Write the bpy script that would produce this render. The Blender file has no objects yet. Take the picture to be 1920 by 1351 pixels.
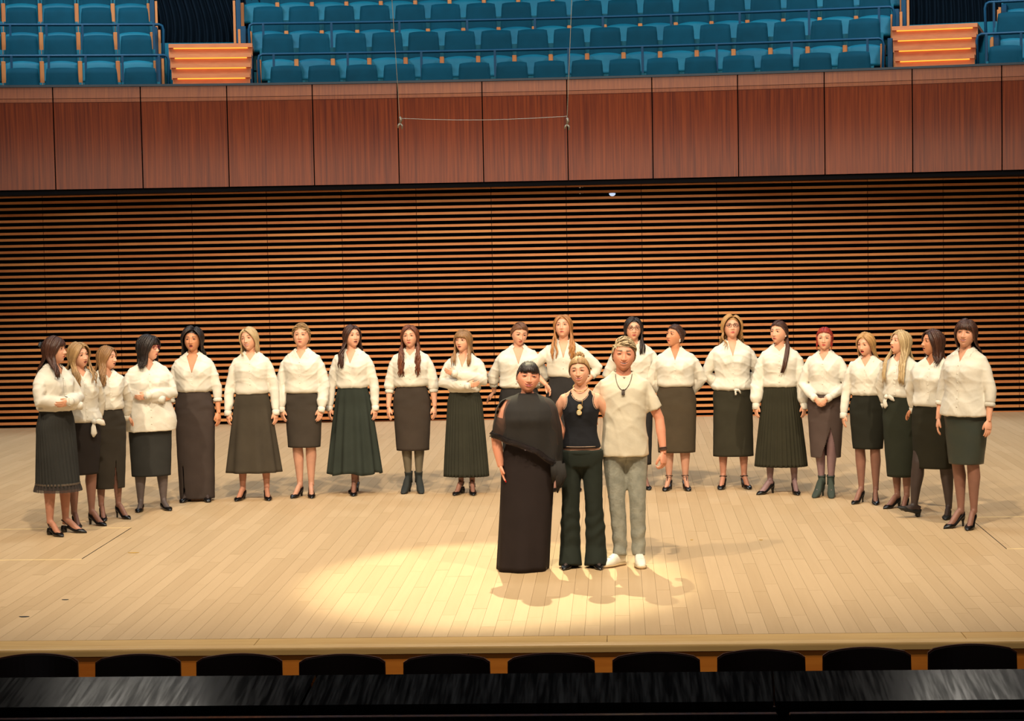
import bpy, bmesh, math, random
import numpy as np
from mathutils import Vector, Matrix
from mathutils.bvhtree import BVHTree
random.seed(7); np.random.seed(7)
S = bpy.context.scene
COL = S.collection
R_ = math.radians

# ------------------------------------------------------------------ camera
CAMZ = 2.7; FPX = 3900.0
YAW, PITCH, ROLL = R_(2.9295), R_(3.7358), R_(-1.1173)
cd = bpy.data.cameras.new('camera'); cam = bpy.data.objects.new('camera', cd); COL.objects.link(cam)
cd.sensor_width = 36.0; cd.lens = FPX / 1920 * 36.0; cd.clip_end = 200
CR = Matrix.Rotation(YAW, 3, 'Z') @ Matrix.Rotation(math.pi/2 - PITCH, 3, 'X') @ Matrix.Rotation(ROLL, 3, 'Z')
cam.matrix_world = Matrix.Translation((0, 0, CAMZ)) @ CR.to_4x4()
S.camera = cam
def at(x, y, Y):                      # point of the photograph at real depth Y
    d = CR @ Vector(((x-960)/FPX, -(y-675.5)/FPX, -1)); return Vector((0, 0, CAMZ)) + d*(Y/d.y)
def ground(x, y, z=0.0):
    d = CR @ Vector(((x-960)/FPX, -(y-675.5)/FPX, -1)); return Vector((0, 0, CAMZ)) + d*((z-CAMZ)/d.z)

# ------------------------------------------------------------------ world, lights, exposure
vs = S.view_settings; vs.view_transform = 'Standard'; vs.look = 'None'; vs.gamma = 1; vs.use_curve_mapping = False
vs.exposure = 0.17
w = bpy.data.worlds.new('hall_air'); S.world = w; w.use_nodes = True
w.node_tree.nodes['Background'].inputs[0].default_value = (0.80, 0.86, 1.0, 1)
w.node_tree.nodes['Background'].inputs[1].default_value = 0.09
S.cycles.max_bounces = 5; S.cycles.diffuse_bounces = 3; S.cycles.transparent_max_bounces = 12

def spot(name, loc, target, energy, color, angle, radius=.25, blend=.5):
    l = bpy.data.lights.new(name, 'SPOT'); l.energy = energy; l.color = color; l.spot_size = R_(angle)
    l.shadow_soft_size = radius; l.spot_blend = blend
    o = bpy.data.objects.new(name, l); COL.objects.link(o); o.location = loc
    o.rotation_euler = (Vector(target) - Vector(loc)).to_track_quat('-Z', 'Y').to_euler(); return o
def area(name, loc, target, energy, color, sx, sy):
    l = bpy.data.lights.new(name, 'AREA'); l.shape = 'RECTANGLE'; l.size = sx; l.size_y = sy; l.energy = energy; l.color = color
    o = bpy.data.objects.new(name, l); COL.objects.link(o); o.location = loc
    o.rotation_euler = (Vector(target) - Vector(loc)).to_track_quat('-Z', 'Y').to_euler(); return o
WARM = (1.0, 0.84, 0.62); WHITE = (1.0, 0.92, 0.80); COOL = (0.72, 0.88, 1.0)
# front of house stage lights, high in front of the stage
for i, (x, y, z, tx, e) in enumerate([(-7.5, 9.5, 12.5, -3.6, 5000), (-1.0, 8.0, 13.0, -0.8, 5700), (5.6, 9.5, 12.5, 1.8, 5000)]):
    spot('stage_light', (x, y, z), (tx, 19.6, 0.6), e*1.0, WARM, 57, .20, .8)
spot('wall_light', (-1.0, 6.0, 9.0), (-1.2, 29.0, 1.8), 3000, WARM, 46, .5, .6)
# back spot that makes the pool of light around the three in front
spot('pool_spot', (-1.35, 25.6, 11.6), (-0.95, 15.75, 0), 10500, (1.0, 0.86, 0.50), 12.4, .06, .5)
# ceiling lamps over the balcony seats
area('balcony_lamp', (-7.2, 26.8, 10.2), (-5.2, 30.4, 5.0), 380, COOL, 2.4, .5)
area('balcony_lamp', (5.2, 26.8, 10.2), (3.2, 30.4, 5.0), 380, COOL, 2.4, .5)
area('balcony_lamp', (-1.0, 21.5, 15.4), (-1.0, 30.6, 5.0), 800, COOL, 6, .6)
# side lamps above the balcony, facing the hall
area('side_lamp', (-6.9, 26.4, 10.2), (-2.5, 10.0, .45), 16, WHITE, 1.9, .6)
area('side_lamp', (4.7, 26.4, 10.2), (1.7, 10.0, .45), 14, WHITE, 1.3, .6)
# ceiling wash over the stage
area('ceiling_wash', (-1.0, 19.0, 12.5), (-1.0, 19.5, 0), 380, WHITE, 12, 5)
# added unseen strip light behind the camera, for a sheen on the balcony front
area('rear_sheen_light', (-1.2, -3.0, 7.6), (-1.2, 28.0, 4.0), 90, (1.0, .82, .6), 18, .2)

# ------------------------------------------------------------------ object helpers
def tag(o, label=None, cat=None, group=None, kind=None):
    if label: o['label'] = label
    if cat: o['category'] = cat
    if group: o['group'] = group
    if kind: o['kind'] = kind
    return o
def empty(name, loc=(0, 0, 0), rz=0, label=None, cat=None, group=None, kind=None):
    o = bpy.data.objects.new(name, None); COL.objects.link(o); o.empty_display_size = .1
    o.location = loc; o.rotation_euler = (0, 0, rz); return tag(o, label, cat, group, kind)
def link(name, me, parent=None):
    o = bpy.data.objects.new(name, me); COL.objects.link(o)
    if parent is not None: o.parent = parent
    return o
def mesh(name, V, Fs, mats, mi=None, smooth=False, tone=None):
    me = bpy.data.meshes.new(name)
    me.from_pydata([tuple(v) for v in V] if not isinstance(V, np.ndarray) else V.tolist(), [], Fs if isinstance(Fs, list) else Fs.tolist())
    for m in (mats if isinstance(mats, (list, tuple)) else [mats]): me.materials.append(m)
    if mi is not None: me.polygons.foreach_set('material_index', np.asarray(mi, dtype=np.int32))
    if smooth: me.polygons.foreach_set('use_smooth', [True]*len(me.polygons))
    if tone is not None:
        a = me.attributes.new('tone', 'FLOAT', 'POINT'); a.data.foreach_set('value', np.asarray(tone, dtype=np.float32))
    me.update(); return me
class MB:                              # collects shapes, links them as one mesh object
    def __init__(s): s.V = []; s.F = []; s.M = []; s.T = []; s.n = 0
    def add(s, V, F, m=0, t=0.0):
        s.F += [tuple(i + s.n for i in f) for f in F]; s.V += [tuple(v) for v in V]; s.M += [m]*len(F)
        s.T += list(t) if hasattr(t, '__len__') else [t]*len(V); s.n += len(V)
    def box(s, x0, x1, y0, y1, z0, z1, m=0, t=0.0, M=None, bev=0.0):
        if bev:
            b = bev; V = []; F = []
            xs = (x0, x1); ys = (y0, y1); zs = (z0, z1)
            idx = {}
            for i in (0, 1):
                for j in (0, 1):
                    for k in (0, 1):
                        sx, sy, sz = (1-2*i)*b, (1-2*j)*b, (1-2*k)*b
                        idx[i, j, k, 0] = len(V); V.append((xs[i], ys[j]+sy, zs[k]+sz))
                        idx[i, j, k, 1] = len(V); V.append((xs[i]+sx, ys[j], zs[k]+sz))
                        idx[i, j, k, 2] = len(V); V.append((xs[i]+sx, ys[j]+sy, zs[k]))
            q = [(0, 0), (1, 0), (1, 1), (0, 1)]
            for i in (0, 1):
                f = [idx[i, a, c, 0] for a, c in q]; F.append(f if i else f[::-1])
                f = [idx[a, i, c, 1] for a, c in q]; F.append(f[::-1] if i else f)
                f = [idx[a, c, i, 2] for a, c in q]; F.append(f if i else f[::-1])
            for a in (0, 1):
                for c in (0, 1):
                    F.append([idx[a, c, 0, 0], idx[a, c, 1, 0], idx[a, c, 1, 1], idx[a, c, 0, 1]])
                    F.append([idx[a, 0, c, 0], idx[a, 1, c, 0], idx[a, 1, c, 2], idx[a, 0, c, 2]])
                    F.append([idx[0, a, c, 1], idx[1, a, c, 1], idx[1, a, c, 2], idx[0, a, c, 2]])
                    for d in (0, 1): F.append([idx[a, c, d, 0], idx[a, c, d, 1], idx[a, c, d, 2]])
        else:
            V = [(x, y, z) for x in (x0, x1) for y in (y0, y1) for z in (z0, z1)]
            F = [(0, 1, 3, 2), (4, 6, 7, 5), (0, 4, 5, 1), (2, 3, 7, 6), (0, 2, 6, 4), (1, 5, 7, 3)]
        if M is not None: V = [M @ Vector(v) for v in V]
        s.add(V, F, m, t)
    def tube(s, P, r, n=8, m=0, t=0.0, flat=1.0, up=None, cap=True):
        V, F = tube_np(np.array(P, float), r, n, flat, up, cap); s.add(V.tolist(), F, m, t)
    def prism(s, poly, y0, y1, m=0, t=0.0, M=None):     # outline in x, z pushed along y
        n = len(poly); V = [(x, y0, z) for x, z in poly] + [(x, y1, z) for x, z in poly]
        F = [tuple(range(n)), tuple(range(2*n-1, n-1, -1))] + [(i, i+n, (i+1) % n + n, (i+1) % n) for i in range(n)]
        if M is not None: V = [M @ Vector(v) for v in V]
        s.add(V, F, m, t)
    def me(s, name, mats, smooth=False): 
        m = mesh(name, s.V, s.F, mats, s.M, smooth, s.T)
        bm = bmesh.new(); bm.from_mesh(m); bmesh.ops.recalc_face_normals(bm, faces=bm.faces[:]); bm.to_mesh(m); bm.free(); return m
    def build(s, name, mats, parent=None, smooth=False): return link(name, s.me(name, mats, smooth), parent)
def frames(P, up=None):
    T = np.gradient(P, axis=0); T /= np.linalg.norm(T, axis=1)[:, None] + 1e-9
    if up is None: up = np.array([0., 0, 1.]) if abs(T[0][2]) < .9 else np.array([1., 0, 0])
    up = np.asarray(up, float)
    if up.ndim == 1:
        N = np.zeros_like(P); u = up
        for i in range(len(P)):
            u = u - T[i]*np.dot(u, T[i]); u /= np.linalg.norm(u)+1e-9; N[i] = u
    else:
        N = up - T*np.sum(up*T, axis=1)[:, None]; N /= np.linalg.norm(N, axis=1)[:, None]+1e-9
    return T, N, np.cross(T, N)
def tube_np(P, r, n=8, flat=1.0, up=None, cap=True):    # r along B, r*flat along N
    T, N, B = frames(P, up); k = len(P); r = np.broadcast_to(np.asarray(r, float), (k,))
    a = np.arange(n)*2*np.pi/n
    V = P[:, None, :] + r[:, None, None]*(np.cos(a)[None, :, None]*B[:, None, :] + flat*np.sin(a)[None, :, None]*N[:, None, :])
    V = V.reshape(-1, 3); F = []
    for i in range(k-1):
        for j in range(n):
            F.append((i*n+j, i*n+(j+1) % n, (i+1)*n+(j+1) % n, (i+1)*n+j))
    if cap: F += [tuple(range(n-1, -1, -1)), tuple(range((k-1)*n, k*n))]
    return V, F

# ------------------------------------------------------------------ materials
def srgb(r, g, b):
    f = lambda c: (c/12.92 if c <= .04045 else ((c+.055)/1.055)**2.4)
    return (f(r/255), f(g/255), f(b/255), 1)
def mat(name, col, rough=.6, metal=0.0, spec=.5, col2=None, scale=(1, 1, 1), nscale=8.0, bump=0.0, bscale=60.0, coat=0.0,
        tone=True, alpha=1.0, emit=None, estr=0.0, sheen=0.0, coords='Object', tonemix=.6, rough2=None, brow=None):
    m = bpy.data.materials.new(name); m.use_nodes = True; nt = m.node_tree; N = nt.nodes; L = nt.links
    b = N['Principled BSDF']
    def setv(k, v):
        if k in b.inputs: b.inputs[k].default_value = v
    setv('Base Color', col); setv('Roughness', rough); setv('Metallic', metal); setv('Specular IOR Level', spec)
    setv('Coat Weight', coat); setv('Coat Roughness', .25); setv('Alpha', alpha); setv('Sheen Weight', sheen)
    if emit: setv('Emission Color', emit); setv('Emission Strength', estr)
    if col2 is not None or bump:
        tc = N.new('ShaderNodeTexCoord'); mp = N.new('ShaderNodeMapping'); mp.inputs['Scale'].default_value = scale
        L.new(tc.outputs[coords], mp.inputs['Vector'])
        a1 = N.new('ShaderNodeAttribute'); a1.attribute_name = 'tone'; a1.attribute_type = 'GEOMETRY'
        a2 = N.new('ShaderNodeAttribute'); a2.attribute_name = 'tone'; a2.attribute_type = 'OBJECT'
        ad = N.new('ShaderNodeMath'); ad.operation = 'ADD'; L.new(a1.outputs['Fac'], ad.inputs[0]); L.new(a2.outputs['Fac'], ad.inputs[1])
        off = N.new('ShaderNodeMath'); off.operation = 'MULTIPLY'; off.inputs[1].default_value = 37.0; L.new(ad.outputs[0], off.inputs[0])
        cb = N.new('ShaderNodeCombineXYZ'); L.new(off.outputs[0], cb.inputs[0]); L.new(off.outputs[0], cb.inputs[2])
        va = N.new('ShaderNodeVectorMath'); L.new(mp.outputs[0], va.inputs[0]); L.new(cb.outputs[0], va.inputs[1])
        ns = N.new('ShaderNodeTexNoise'); ns.inputs['Scale'].default_value = nscale; ns.inputs['Detail'].default_value = 4
        L.new(va.outputs[0], ns.inputs['Vector'])
        if col2 is not None:
            mx = N.new('ShaderNodeMix'); mx.data_type = 'RGBA'; mx.inputs[6].default_value = col; mx.inputs[7].default_value = col2
            ct = N.new('ShaderNodeMapRange'); ct.inputs[1].default_value = .3; ct.inputs[2].default_value = .7; L.new(ns.outputs[0], ct.inputs[0])
            if tone:
                tm = N.new('ShaderNodeMix'); tm.data_type = 'FLOAT'; tm.inputs[0].default_value = tonemix
                L.new(ct.outputs[0], tm.inputs[2]); L.new(ad.outputs[0], tm.inputs[3]); L.new(tm.outputs[0], mx.inputs[0])
            else: L.new(ct.outputs[0], mx.inputs[0])
            L.new(mx.outputs[2], b.inputs['Base Color'])
        if rough2 is not None:
            mr = N.new('ShaderNodeMapRange'); mr.inputs[1].default_value = .35; mr.inputs[2].default_value = .65
            mr.inputs[3].default_value = rough; mr.inputs[4].default_value = rough2; L.new(ns.outputs[0], mr.inputs[0]); L.new(mr.outputs[0], b.inputs['Roughness'])
        if bump:
            n2 = N.new('ShaderNodeTexNoise'); n2.inputs['Scale'].default_value = bscale; n2.inputs['Detail'].default_value = 3
            L.new(va.outputs[0], n2.inputs['Vector'])
            bp = N.new('ShaderNodeBump'); bp.inputs['Strength'].default_value = bump; bp.inputs['Distance'].default_value = .01
            L.new(n2.outputs[0], bp.inputs['Height']); L.new(bp.outputs[0], b.inputs['Normal'])
    return m
M = {}
M['plank'] = mat('maple_plank', srgb(204, 175, 137), .42, col2=srgb(189, 160, 122), scale=(9, .7, 9), nscale=3, tonemix=.7, spec=.35)
M['border'] = mat('maple_border', srgb(214, 178, 118), .4, col2=srgb(196, 154, 92), scale=(.8, 9, 9), nscale=3, tonemix=.4)
M['fascia'] = mat('orange_wood', srgb(236, 150, 56), .45, col2=srgb(206, 112, 30), scale=(.7, 6, 9), nscale=3, tonemix=.6)
M['slat'] = mat('slat_wood', srgb(186, 106, 54), .5, col2=srgb(216, 148, 86), scale=(1.5, 20, 20), nscale=2.5, tonemix=.55)
M['mahogany'] = mat('mahogany_veneer', srgb(84, 22, 4), .34, col2=srgb(132, 54, 16), scale=(26, 8, .45), nscale=1.6, tonemix=.15, spec=.3)
M['mahogany_lit'] = mat('mahogany_lit', srgb(116, 48, 18), .42, col2=srgb(150, 76, 32), scale=(30, 8, 1.2), nscale=1.6, tonemix=.2)  # lighter copy of the veneer: light on the upper band put into its colour
M['black'] = mat('black_void', srgb(10, 9, 12), .9, spec=.1)
M['dark_metal'] = mat('dark_steel', srgb(20, 40, 56), .35, metal=.3)
M['blue_steel'] = mat('blue_steel', srgb(8, 66, 94), .45, spec=.25, col2=srgb(4, 54, 80), nscale=4)
M['teal'] = mat('teal_velvet', srgb(0, 52, 66), .75, spec=.12, col2=srgb(2, 66, 84), nscale=5, bump=.25, bscale=9)
M['teal_light'] = mat('teal_panel', srgb(12, 104, 122), .6, spec=.25, col2=srgb(2, 78, 100), nscale=4)
M['arm_wood'] = mat('arm_wood', srgb(206, 128, 66), .5, col2=srgb(184, 100, 48), scale=(9, 9, 1), nscale=4)
M['step_wood'] = mat('step_wood', srgb(216, 136, 84), .5, col2=srgb(188, 104, 60), scale=(1.2, 9, 9), nscale=3)
M['led'] = mat('led_strip', srgb(255, 150, 40), .5, emit=srgb(255, 168, 60), estr=1.3)
M['curtain'] = mat('curtain_cloth', srgb(7, 20, 30), .8, spec=.1, col2=srgb(4, 11, 18), nscale=6)
M['lacquer'] = mat('black_lacquer', srgb(7, 5, 5), .14, col2=srgb(14, 11, 10), scale=(16, .8, 3), nscale=3, rough2=.26, spec=.3, tonemix=.1)
M['chair_ply'] = mat('dark_ply', srgb(34, 18, 14), .35, col2=srgb(20, 12, 12), scale=(1, 9, 9), nscale=5)
M['chair_edge'] = mat('ply_edge', srgb(92, 44, 24), .35, col2=srgb(70, 32, 18), nscale=9)
M['white_metal'] = mat('white_fitting', srgb(220, 225, 230), .4)
M['lamp_blue'] = mat('lamp_glass', srgb(200, 220, 255), .4, emit=srgb(190, 215, 255), estr=.8)
M['wire'] = mat('steel_wire', srgb(120, 110, 95), .4, metal=.4)
M['gold_tape'] = mat('tape_ochre', srgb(190, 150, 60), .7)
M['plaster'] = mat('dark_plaster', srgb(46, 40, 36), .9, col2=srgb(38, 33, 30), nscale=3)
M['brass'] = mat('pale_trim', srgb(240, 214, 160), .4, col2=srgb(220, 190, 140), nscale=5)

# ------------------------------------------------------------------ the setting
fl = empty('floor', kind='structure')
b = MB(); b.box(-12, 12, 13.3, 29.6, -.12, -.03); b.build('subfloor', M['black'], fl)
unit = MB(); unit.box(-.0495, .0495, .0012, .9984, -.03, 0, bev=0.0); plank_me = unit.me('plank', M['plank'])
planks = []
for ix in range(-115, 100):
    x = ix*.1005; y = 13.52
    rr = random.Random(ix*7919+3); y2 = y + rr.uniform(.3, 1.9)
    while y < 28.95:
        y2 = min(y2, 28.95); planks.append((x, y, y2-y, rr.random())); y = y2; y2 = y + rr.uniform(1.0, 2.2)
def vis(x, y): 
    lo = ground(0, 1200 - (y-13.5)*25); return (-4.3 - (y-13.5)*.31 < x < 2.75 + (y-13.5)*.205)
vp = sorted([p for p in planks if vis(p[0], p[1]+.3)], key=lambda p: p[1])
near = set(vp[:300]); far = MB()
for p in planks:
    if p in near:
        o = link('plank', plank_me, fl); o.location = (p[0], p[1], random.uniform(-.0007, 0)); o.scale = (1, p[2], 1); o['tone'] = p[3]
    elif p[1] + p[2] > 13 and abs(p[0]) < 11.6:
        far.box(p[0]-.0495, p[0]+.0495, p[1]+.0016, p[1]+p[2]-.0016, -.03, random.uniform(-.0007, 0), t=p[3])
o = far.build('planks', M['plank'], fl); o['kind'] = 'stuff'
for (x0, x1, y0, y1, k) in [(-8, -4.475, 16.91, 16.93, 0), (-8, -4.475, 18.70, 18.72, 0), (3.12, 7, 16.9, 16.92, 0), (3.12, 7, 18.71, 18.73, 0),
                            (-4.479, -4.472, 16.93, 18.7, 1), (3.117, 3.123, 16.9, 18.7, 1)]:
    b = MB(); b.box(x0, x1, y0, y1, -.01, .0012); b.build('seam_strip', M['brass'] if k == 0 else M['black'], fl)
# front border board, rounded nosing and fascia
for i in range(6):
    x0 = -7 + i*2.3; x1 = x0 + 2.297
    b = MB(); b.box(x0, x1, 13.30, 13.512, -.03, 0, bev=.002, t=random.random()); b.build('border_board', M['border'], fl)
prof = [(13.30, 0.0)] + [(13.30 - .03*math.sin(a), -.03 + .03*math.cos(a)) for a in np.linspace(.2, math.pi/2, 6)] + [(13.27, -.06), (13.29, -.065), (13.30, -.065)]
V = [(x, y, z) for x in (-7, 7) for y, z in prof]; n = len(prof)
Fc = [(i, i+1, i+1+n, i+n) for i in range(n-1)] + [tuple(range(n)), tuple(range(2*n-1, n-1, -1))]
link('nosing', mesh('nosing', V, Fc, M['border'], smooth=False), fl)
fx = [-7, -5.2, -3.07, -1.0, 1.05, 3.1, 5.2, 7]
sf = empty('wall_stage_front', kind='structure')
b = MB(); b.box(-9, 9, 13.36, 13.5, -1.1, -.05); b.build('backing', M['black'], sf)
for i in range(7):
    b = MB(); b.box(fx[i]+.003, fx[i+1]-.003, 13.285, 13.34, -1.05, -.064, t=[.95, .9, .5, .35, .45, .5, .95][i]); b.build('fascia_panel', M['fascia'], sf)
hf = MB(); hf.box(-14, 14, -8, 13.36, -1.15, -1.05); tag(hf.build('floor_stalls', M['plaster']), kind='structure')

# slatted back wall
WX = lambda x: 28.74 + .033*(x + 1.5)
wall = empty('wall_back', kind='structure')
b = MB()
V = [(-12, WX(-12)+.16, 0), (10, WX(10)+.16, 0), (10, WX(10)+.16, 3.4), (-12, WX(-12)+.16, 3.4)]
V += [(x, y+.1, z) for x, y, z in V]
b.add(V, [(0, 1, 2, 3), (4, 7, 6, 5), (0, 4, 5, 1), (2, 6, 7, 3), (1, 5, 6, 2), (0, 3, 7, 4)]); b.build('backing', M['black'], wall)
seams = [-7.929 + 1.0354*k for k in range(-3, 16)]
unit = MB(); unit.box(0, 1, 0, .075, -.0175, .0175, bev=.0); slat_me = unit.me('slat', M['slat'])
rows = [3.215 - .0852*k for k in range(38)]
ang = math.atan(.033); wmb = MB(); cnt = 0
for k, z in enumerate(rows):
    for j in range(len(seams)-1):
        x0, x1 = seams[j]+.004, seams[j+1]-.004; t = random.random()
        if t > .93: t = 1.25
        onframe = 2 <= j <= 15
        if onframe and k < 21:
            o = link('slat', slat_me, wall); o.location = (x0, WX(x0), z); o.rotation_euler = (0, 0, ang); o.scale = ((x1-x0)/math.cos(ang), 1, 1); o['tone'] = t; cnt += 1
        else:
            Mx = Matrix.Translation((x0, WX(x0), z)) @ Matrix.Rotation(ang, 4, 'Z')
            wmb.box(0, x1-x0, 0, .075, -.0175, .0175, t=t, M=Mx)
o = wmb.build('slats', M['slat'], wall); o['kind'] = 'stuff'
for x in seams:
    b = MB(); b.box(x-.012, x+.012, WX(x)+.078, WX(x)+.10, 0, 3.3); b.build('batten', M['black'], wall)
b = MB(); b.box(-12, 9, 28.78, 28.83, 0, .012); b.build('kick_strip', M['slat'], wall)
for zz in (3.207, 3.125):
    e = MB(); e.tube([(-.49, 28.84, zz-.012), (-.49, 28.80, zz-.012)], .012, 8); e.tube([(-.49, 28.84, zz+.012), (-.49, 28.80, zz+.012)], .010, 8); e.box(-.46, -.445, 28.80, 28.84, zz-.014, zz+.014)
    tag(e.build('hook_bracket', M['white_metal']), 'tiny white fitting between the ' + ('topmost' if zz > 3.2 else 'second') + ' slats near the centre of the back wall', 'bracket')
e = MB(); pts = [(-.045 + .045*math.cos(a), 3.10 - .04*math.sin(a)*(.9 if math.sin(a) > 0 else .2)) for a in np.linspace(0, 2*math.pi, 17)[:-1]]
e.prism(pts, 28.80, 28.85); tag(e.build('wall_lamp', M['lamp_blue']), 'small bluish white lamp glowing between upper slats right of centre', 'lamp')

# balcony front: arc of veneered panels
AC = Vector((-1.2, 2.7, 0)); R0 = 25.6
def arc(r, x=None, th=None):
    if th is None: th = math.asin((x - AC.x)/r)
    return Vector((AC.x + r*math.sin(th), AC.y + r*math.cos(th), 0)), th
def arc_box(mb, r0, r1, t0, t1, z0, z1, n=4, m=0, t=0.0, lean=0.0):
    V = []; F = []
    for i in range(n+1):
        th = t0 + (t1-t0)*i/n; s, c = math.sin(th), math.cos(th)
        for r, z in ((r0+lean, z0), (r1, z0), (r1, z1), (r0, z1)): V.append((AC.x+r*s, AC.y+r*c, z))
    for i in range(n):
        for k in range(4): F.append((i*4+k, i*4+(k+1) % 4, (i+1)*4+(k+1) % 4, (i+1)*4+k))
    F += [(3, 2, 1, 0), (n*4, n*4+1, n*4+2, n*4+3)]; mb.add(V, F, m, t)
bal = empty('wall_balcony_front', kind='structure')
pitch = 1.148/R0; th0 = math.asin((-1.784 - AC.x)/R0)
for k in range(-7, 9):
    t0 = th0 + k*pitch*(1.0) + .0003; t1 = t0 + pitch - .0006
    # main panel, gently dished
    V = []; F = []; nz = 10; nx = 6; tn = random.random()
    for iz in range(nz+1):
        q = iz/nz; z = 3.285 + q*(4.437-3.285); dish = .026*math.sin(math.pi*q)
        for ix in range(nx+1):
            th = t0+(t1-t0)*ix/nx; r = R0 + dish; V.append((AC.x+r*math.sin(th), AC.y+r*math.cos(th), z))
    nf = len(V)
    for v in V[:]:
        V.append((v[0]+.03*math.sin(t0), v[1]+.05, v[2]))
    W = nx+1
    for iz in range(nz):
        for ix in range(nx):
            a = iz*W+ix; F.append((a, a+1, a+W+1, a+W)); F.append((a+nf, a+W+nf, a+W+1+nf, a+1+nf))
    e0 = len(V); V += V[:nf]
    for iz in range(nz):
        for c in (0, nx): a = iz*W+c; F.append((a+e0, a+W+e0, a+W+nf, a+nf))
    for ix in range(nx):
        for c in (0, nz*W): a = c+ix; F.append((a+e0, a+1+e0, a+1+nf, a+nf))
    b = MB(); b.add(V, F, 0, tn); b.build('panel', M['mahogany'], bal, smooth=True)
    b = MB(); arc_box(b, R0+.012, R0+.06, t0, t1, 4.492, 4.640, t=tn, lean=-.012); b.build('cap_panel', M['mahogany_lit'], bal)  # lit tone in the colour; tilted back to catch more light from above
    b = MB(); arc_box(b, R0-.004, R0+.05, t0, t1, 4.440, 4.486, t=tn, lean=.0); b.build('lit_strip', M['mahogany_lit'], bal)  # no separate board: lit top edge of the panel, cut out and coloured lighter
b = MB(); arc_box(b, R0+.1, R0+.2, th0-8*pitch, th0+9*pitch, 3.24, 4.64, n=40); b.build('backing', M['black'], bal)
b = MB(); arc_box(b, R0-.01, R0+.16, th0-8*pitch, th0+9*pitch, 4.642, 4.672, n=48); b.build('top_rail', M['dark_metal'], bal)
b = MB(); arc_box(b, R0+.02, R0+8, th0-8*pitch, th0+9*pitch, 3.22, 3.27, n=30); tag(b.build('floor_balcony', M['black']), kind='structure')
ter = MB()
TZ = [3.98, 4.505, 4.99, 5.50]
for k, z in enumerate(TZ):
    arc_box(ter, R0+.5+.9*k, R0+.5+.9*(k+1)+(6 if k == 3 else 0), -.36, .36, 3.3, z, n=36)
tag(ter.build('floor_balcony_tiers', M['teal_light']), kind='structure')

# ------------------------------------------------------------------ balcony seats
def pad(name, w0, w1, h, th, arch, mt, parent):
    V = []; F = []; nx, nz = 8, 7
    for s in (0, 1):
        for iz in range(nz+1):
            q = iz/nz
            for ix in range(nx+1):
                p = ix/nx*2-1; wv = (w0 + (w1-w0)*q)/2
                if q > .99: wv -= .006
                z = h*q + arch*(1-p*p)*q**3 - (.006 if abs(p) > .99 and q > .99 else 0)
                bul = (1-abs(p)**6*.8)*(th*(.30 + 1.25*(1-q)**1.6) - (.022*max(0, (q-.86)/.14)**2)) if s == 0 else 0
                V.append((p*wv, -bul-.02 if s == 0 else .02, z))
    W = nx+1; K = W*(nz+1)
    for iz in range(nz):
        for ix in range(nx):
            a = iz*W+ix; F.append((a, a+1, a+W+1, a+W)); F.append((a+K, a+K+W, a+K+W+1, a+K+1))
        for c in (0, nx): a = iz*W+c; F.append((a, a+K, a+K+W, a+W) if c == 0 else (a, a+W, a+W+K, a+K))
    for ix in range(nx):
        F.append((ix, ix+K, ix+1+K, ix+1)); a = nz*W+ix; F.append((a, a+1, a+1+K, a+K))
    return mesh(name, V, F, mt, smooth=True)
back_me = pad('backrest', .485, .425, .55, .055, .014, M['teal'], None)
pan_me = pad('seat', .475, .465, .29, .05, .03, M['teal_light'], None)
sp = MB(); sp.box(-.03, .03, -.30, -.0, 0, .60, bev=.006); side_me = sp.me('armrest_panel', M['arm_wood'])
sp = MB(); sp.box(-.262, .262, .025, .045, .06, .80); shell_me = sp.me('back_shell', M['teal_light'])
ORD = 'first second third fourth fifth sixth seventh eighth ninth tenth eleventh twelfth thirteenth fourteenth fifteenth sixteenth seventeenth eighteenth nineteenth'.split()
ROWN = ['front', 'second', 'third', 'fourth']
def seat(th, row, label, group, first=False):
    r = R0 + .9 + .9*row + .0; x = AC.x + r*math.sin(th); y = AC.y + r*math.cos(th)
    e = empty('balcony_seat', (x, y, TZ[row]), -th, label, 'seat', group)
    o = link('backrest', back_me, e); o.location = (0, -.0, .43); o.rotation_euler = (R_(-5), 0, 0); o['tone'] = random.random()*.8
    o = link('seat', pan_me, e); o.location = (0, -.14, .30); o.rotation_euler = (R_(-7), 0, 0); o['tone'] = random.random()*.8
    o = link('back_shell', shell_me, e); o.rotation_euler = (R_(-6), 0, 0)
    o = link('armrest_panel', side_me, e); o.location = (.266, 0, 0); o['tone'] = random.random()
    if first: o = link('armrest_panel', side_me, e); o.location = (-.266, 0, 0); o['tone'] = random.random()
def px_th(px, py, row):                # where a seat of this row stands, from its place on the arc
    r = R0 + .9 + .9*row; Y = AC.y + r
    for _ in range(6): p = at(px, py, Y); th = math.asin((p.x-AC.x)/r); Y = AC.y + r*math.cos(th)
    return th
ytop = [118, 60, 8, -45]
for row, (x0, x1, n) in enumerate([(536, 1601, 16), (520, 1620, 17), (502, 1640, 18), (486, 1658, 19)]):
    ta, tb = px_th(x0, ytop[row], row), px_th(x1, ytop[row]-18, row)
    for i in range(n):
        seat(ta+(tb-ta)*i/(n-1), row, '%s teal seat from the left in the %s row of the middle balcony block' % (ORD[i], ROWN[row]), 'balcony seats of the middle block', i == 0)
for row, (x0, x1) in enumerate([(41.7, 262.5), (40.5, 255), (40, 249.6), (39, 244)]):
    ta, tb = px_th(x0, ytop[row]+7, row), px_th(x1, ytop[row]+7, row); d = (tb-ta)/3
    for i in range(-1, 4):
        seat(ta+d*i, row, '%s teal seat from the aisle in the %s row of the left balcony block' % (ORD[3-i], ROWN[row]), 'balcony seats of the left block', i == -1)
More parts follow.
